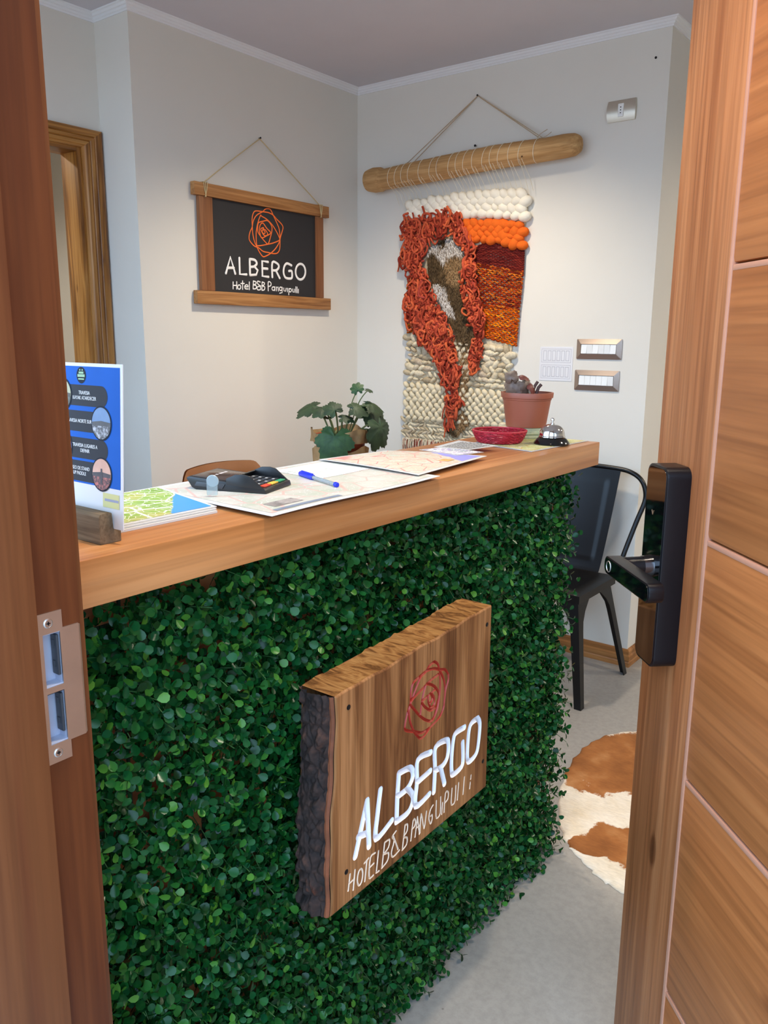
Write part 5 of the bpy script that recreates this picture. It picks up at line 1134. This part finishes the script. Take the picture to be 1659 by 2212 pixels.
for i, (fx, fy) in enumerate(((1, -1), (1, 1), (-1, -1), (-1, 1))):
    xt = (sx1-.022) if fx > 0 else (sx0+.022); yt = (sy0+.03) if fy < 0 else (sy1-.03)
    xb = -1.128 if fx > 0 else -1.61; yb_ = 2.668 if fy < 0 else 3.104
    a = Vector((xt, yt, sz-.018)); c_ = Vector((xb, yb_, .0)); mb = MB(); ns = 12
    # folded sheet leg: wide at the seat, tapering to the foot, flared towards the neighbours to make the arch
    vs = []
    for j in range(ns+1):
        t = j/ns; p = a.lerp(c_, t); p.x += fx*.012*math.sin(PI*t)*0; w_ = .042-.012*t+.105*max(0, 1-t*3.4)**2; d_ = w_*.9
        q = Vector((p.x+fx*.006, p.y+fy*.006, p.z))
        th = .009
        sec = [(0, 0), (-fx*d_, 0), (-fx*d_, -fy*th*.4), (-fx*th, -fy*th), (-fx*th*.4, -fy*w_), (0, -fy*w_)]
        vs += [q+Vector((s_[0], s_[1], 0)) for s_ in sec]
    k = 6; mb.add(vs, [(j*k+e, j*k+(e+1) % k, (j+1)*k+(e+1) % k, (j+1)*k+e) for j in range(ns) for e in range(k)]+[tuple(range(k)), tuple(ns*k+e for e in range(k))])
    finish('leg', mb, M_met, ch, smooth=35)
yb_ = 3.122
hoop = [(-1.162, 3.035, .418), (-1.150, 3.045, .50), (-1.122, 3.092, .64), (-1.104, yb_-.004, .72), (-1.106, yb_, .765), (-1.125, yb_+.002, .803), (-1.162, yb_+.004, .827), (-1.22, yb_+.008, .838), (-1.37, yb_+.012, .842)]
hp = hoop+[(-2.74-p[0], p[1], p[2]) for p in hoop[:-1][::-1]]
mb = MB(); mb.tube(smoothpath(hp, 5), .0095, 12); finish('back_hoop', mb, M_met, ch)
def backpt(u, v):
    wt, wb = .159, .130; w_ = wb+(wt-wb)*v; x_ = -1.37+(2*u-1)*w_; t = v
    y_ = 3.035+(yb_+.008-3.035)*(t**.75)+.010*(1-(2*u-1)**2)*(1-abs(2*t-1))*0+.012*math.cos((2*u-1)*1.2)-.012; z_ = .425+(.833-.425)*t
    e = max(abs(2*u-1)/.72, abs(2*t-1)/.8)
    return (x_, y_-(.002 if e < 1 else 0), z_)
mb = MB(); mb.grid(30, 40, backpt); n_ = 31*41
mb.grid(30, 40, lambda u, v: (lambda p: (p[0], p[1]+.0025, p[2]))(backpt(u, v))); finish('back_panel', mb, M_met, ch, smooth=25, recalc=False)

# brown leather chair behind the counter
lc = thing('leather_chair', (-1.78, 1.66, 0), 'brown leather chair whose rounded backrest shows above the counter behind the card terminal', 'chair')
M_lea = plain('tan_leather', C(150, 92, 46), .42, var=.07, vs=14, bmp=.15, bs=300)
def shell(off):
    def f(u, v):
        y_ = 1.500+(1.865-1.500)*u; e = 2*u-1
        topz = .958-.012*e*e-.10*max(0, abs(e)-.72)**2*12
        z_ = .60+(topz-.60)*v
        x_ = -1.955+.05*e*e*.8+(.958-z_)*.10; nrm = .02*math.sqrt(max(0, 1-abs(e)**6))*math.sqrt(max(0, 1-max(0, v-.6)**2/.17))
        return (x_+off*nrm, y_, z_)
    return f
mb = MB(); mb.grid(36, 24, shell(1)); mb.grid(36, 24, shell(-1)); finish('backrest', mb, M_lea, lc, smooth=80, recalc=False)
mb = MB(); mb.box((-1.90, 1.49, .43), (-1.48, 1.91, .50), .025); finish('seat', mb, M_lea, lc)
mb = MB(); mb.tube(smoothpath([(-1.86, 1.70, .44), (-1.915, 1.70, .48), (-1.93, 1.70, .62)], 5), .018, 10); finish('back_bracket', mb, M_met, lc)
for x_, y_ in ((-1.87, 1.52), (-1.87, 1.88), (-1.51, 1.52), (-1.51, 1.88)):
    mb = MB(); mb.tube([(x_, y_, 0), (x_*.985-.026, y_, .435)], [.011, .014], 10); finish('leg', mb, M_met, lc)

# ---------------------------------------------------------------- cowhide rug
ro = [(-.603, 1.772), (-.686, 1.797), (-.76, 1.843), (-.829, 1.90), (-.90, 2.02), (-.955, 2.16), (-.99, 2.319), (-.992, 2.44), (-.965, 2.55), (-.90, 2.632), (-.80, 2.69), (-.62, 2.74), (-.42, 2.86), (-.15, 2.98), (.12, 2.93), (.34, 2.98), (.5, 2.86), (.46, 2.62), (.52, 2.40), (.50, 2.15), (.56, 1.92), (.42, 1.76), (.2, 1.82), (-.05, 1.72), (-.3, 1.76), (-.48, 1.74)]
rp = [(p.x, p.y) for p in smoothpath([(a, b_, 0) for a, b_ in ro], 6, True)]
rp = [(a+.004*math.sin(i*1.7)+rng.normal(0, .0015), b_+.004*math.cos(i*2.3)+rng.normal(0, .0015)) for i, (a, b_) in enumerate(rp)]
cx, cy = -.25, 2.35; mb = MB(); N = len(rp); vs = []
rings = [0, .2, .4, .6, .75, .88, .96, .99, 1.0]
for i, f in enumerate(rings[1:]):
    for (a, b_) in rp: vs.append((cx+(a-cx)*f, cy+(b_-cy)*f, .006+.0015*mno.noise(Vector((a*6*f, b_*6*f, 0))) if f < .99 else (.005 if f < 1 else .0012)))
vs.append((cx, cy, .006)); c0 = len(vs)-1
fs = [(c0, k, (k+1) % N) for k in range(N)]+[(i*N+k, (i+1)*N+k, (i+1)*N+(k+1) % N, i*N+(k+1) % N) for i in range(len(rings)-2) for k in range(N)]
mb.add(vs, fs); b_l = len(vs)
mb.add([(a, b_, .0006) for a, b_ in rp], []); mb.f += [((len(rings)-2)*N+k, b_l+k, b_l+(k+1) % N, (len(rings)-2)*N+(k+1) % N) for k in range(N)]+[tuple(b_l+k for k in range(N))]; mb.m += [0]*(N+1)
m, nt, b = newmat('cowhide'); v = coords(nt)
# brown patches given as soft-edged ellipses with a ragged hair outline (real markings of this hide)
nz = nt.nodes.new('ShaderNodeTexNoise'); nz.inputs['Scale'].default_value = 9; nz.inputs['Detail'].default_value = 6; nz.inputs['Roughness'].default_value = .68; link(nt, v, nz.inputs['Vector'])
nd = nt.nodes.new('ShaderNodeMath'); nd.operation = 'MULTIPLY_ADD'; link(nt, nz.outputs['Fac'], nd.inputs[0]); nd.inputs[1].default_value = 1.1; nd.inputs[2].default_value = -.55
tot = None
RUGC = (-.25, 2.35)
for (px, py, ra, rb, rot_) in RUG_SPOTS:
    mp_ = nt.nodes.new('ShaderNodeMapping'); mp_.vector_type = 'TEXTURE'; t_ = nt.nodes.new('ShaderNodeTexCoord'); link(nt, t_.outputs['Object'], mp_.inputs['Vector'])
    mp_.inputs['Location'].default_value = (px, py, 0); mp_.inputs['Rotation'].default_value = (0, 0, rot_); mp_.inputs['Scale'].default_value = (ra, rb, 1)
    ln = nt.nodes.new('ShaderNodeVectorMath'); ln.operation = 'LENGTH'; link(nt, mp_.outputs[0], ln.inputs[0])
    ad = nt.nodes.new('ShaderNodeMath'); ad.operation = 'ADD'; link(nt, ln.outputs['Value'], ad.inputs[0]); link(nt, nd.outputs[0], ad.inputs[1])
    if tot is None: tot = ad.outputs[0]
    else:
        mi = nt.nodes.new('ShaderNodeMath'); mi.operation = 'MINIMUM'; link(nt, tot, mi.inputs[0]); link(nt, ad.outputs[0], mi.inputs[1]); tot = mi.outputs[0]
mask = ramp(nt, tot, [(.94, (1, 1, 1, 1)), (1.0, (0, 0, 0, 1))]); ms = nt.nodes.new('ShaderNodeSeparateColor'); link(nt, mask, ms.inputs[0])
hair = noise(nt, coords(nt, (60, 260, 60), (0, 0, 0), (0, 0, .5)), 1, 3)
brn = ramp(nt, noise(nt, v, 7, 4), [(.3, C(124, 74, 36)), (.55, C(164, 104, 56)), (.75, C(196, 142, 90))])
wht = ramp(nt, noise(nt, v, 8, 5, .65), [(.3, C(222, 206, 180)), (.6, C(240, 230, 214))])
c = mixc(nt, ms.outputs[0], wht, brn); c = mixc(nt, .3, c, ramp(nt, hair, [(.3, (.6, .6, .6, 1)), (.65, (1.15, 1.15, 1.15, 1))]), 'MULTIPLY')
link(nt, c, b.inputs['Base Color']); b.inputs['Roughness'].default_value = .7; b.inputs['Specular IOR Level'].default_value = .2; bump(nt, b, hair, .3, .002)
tag(finish('cowhide_rug', mb, m, origin=(-.25, 2.35, 0), smooth=70, recalc=True), 'brown and white cowhide rug on the concrete floor behind the door', 'rug')

# ---------------------------------------------------------------- light: overcast daylight outside, warm ceiling spots inside
wd = bpy.data.worlds.new('sky'); SC.world = wd; wd.use_nodes = True
wn = wd.node_tree; bg = wn.nodes['Background']; bg.inputs[1].default_value = SKYS
tg = wn.nodes.new('ShaderNodeTexCoord'); sz_ = wn.nodes.new('ShaderNodeSeparateXYZ'); wn.links.new(tg.outputs['Generated'], sz_.inputs[0])
wm = wn.nodes.new('ShaderNodeMapRange'); wn.links.new(sz_.outputs[2], wm.inputs[0]); wm.inputs[1].default_value = -.03; wm.inputs[2].default_value = .03
wx = wn.nodes.new('ShaderNodeMix'); wx.data_type = 'RGBA'; wn.links.new(wm.outputs[0], wx.inputs[0]); wx.inputs[6].default_value = GROUNDC; wx.inputs[7].default_value = SKYC
wn.links.new(wx.outputs[2], bg.inputs[0])
def spot(loc, tgt, power, ang, blend, col, r_=.05):
    l = bpy.data.lights.new('downlight', 'SPOT'); o = bpy.data.objects.new('downlight', l); COL.objects.link(o)
    l.energy = power; l.spot_size = math.radians(ang); l.spot_blend = blend; l.color = col; l.shadow_soft_size = r_
    o.location = loc; o.rotation_euler = (Vector(tgt)-Vector(loc)).to_track_quat('-Z', 'Y').to_euler(); return o
for a in LIGHTS: spot(*a)
SC.view_settings.exposure = EXPO
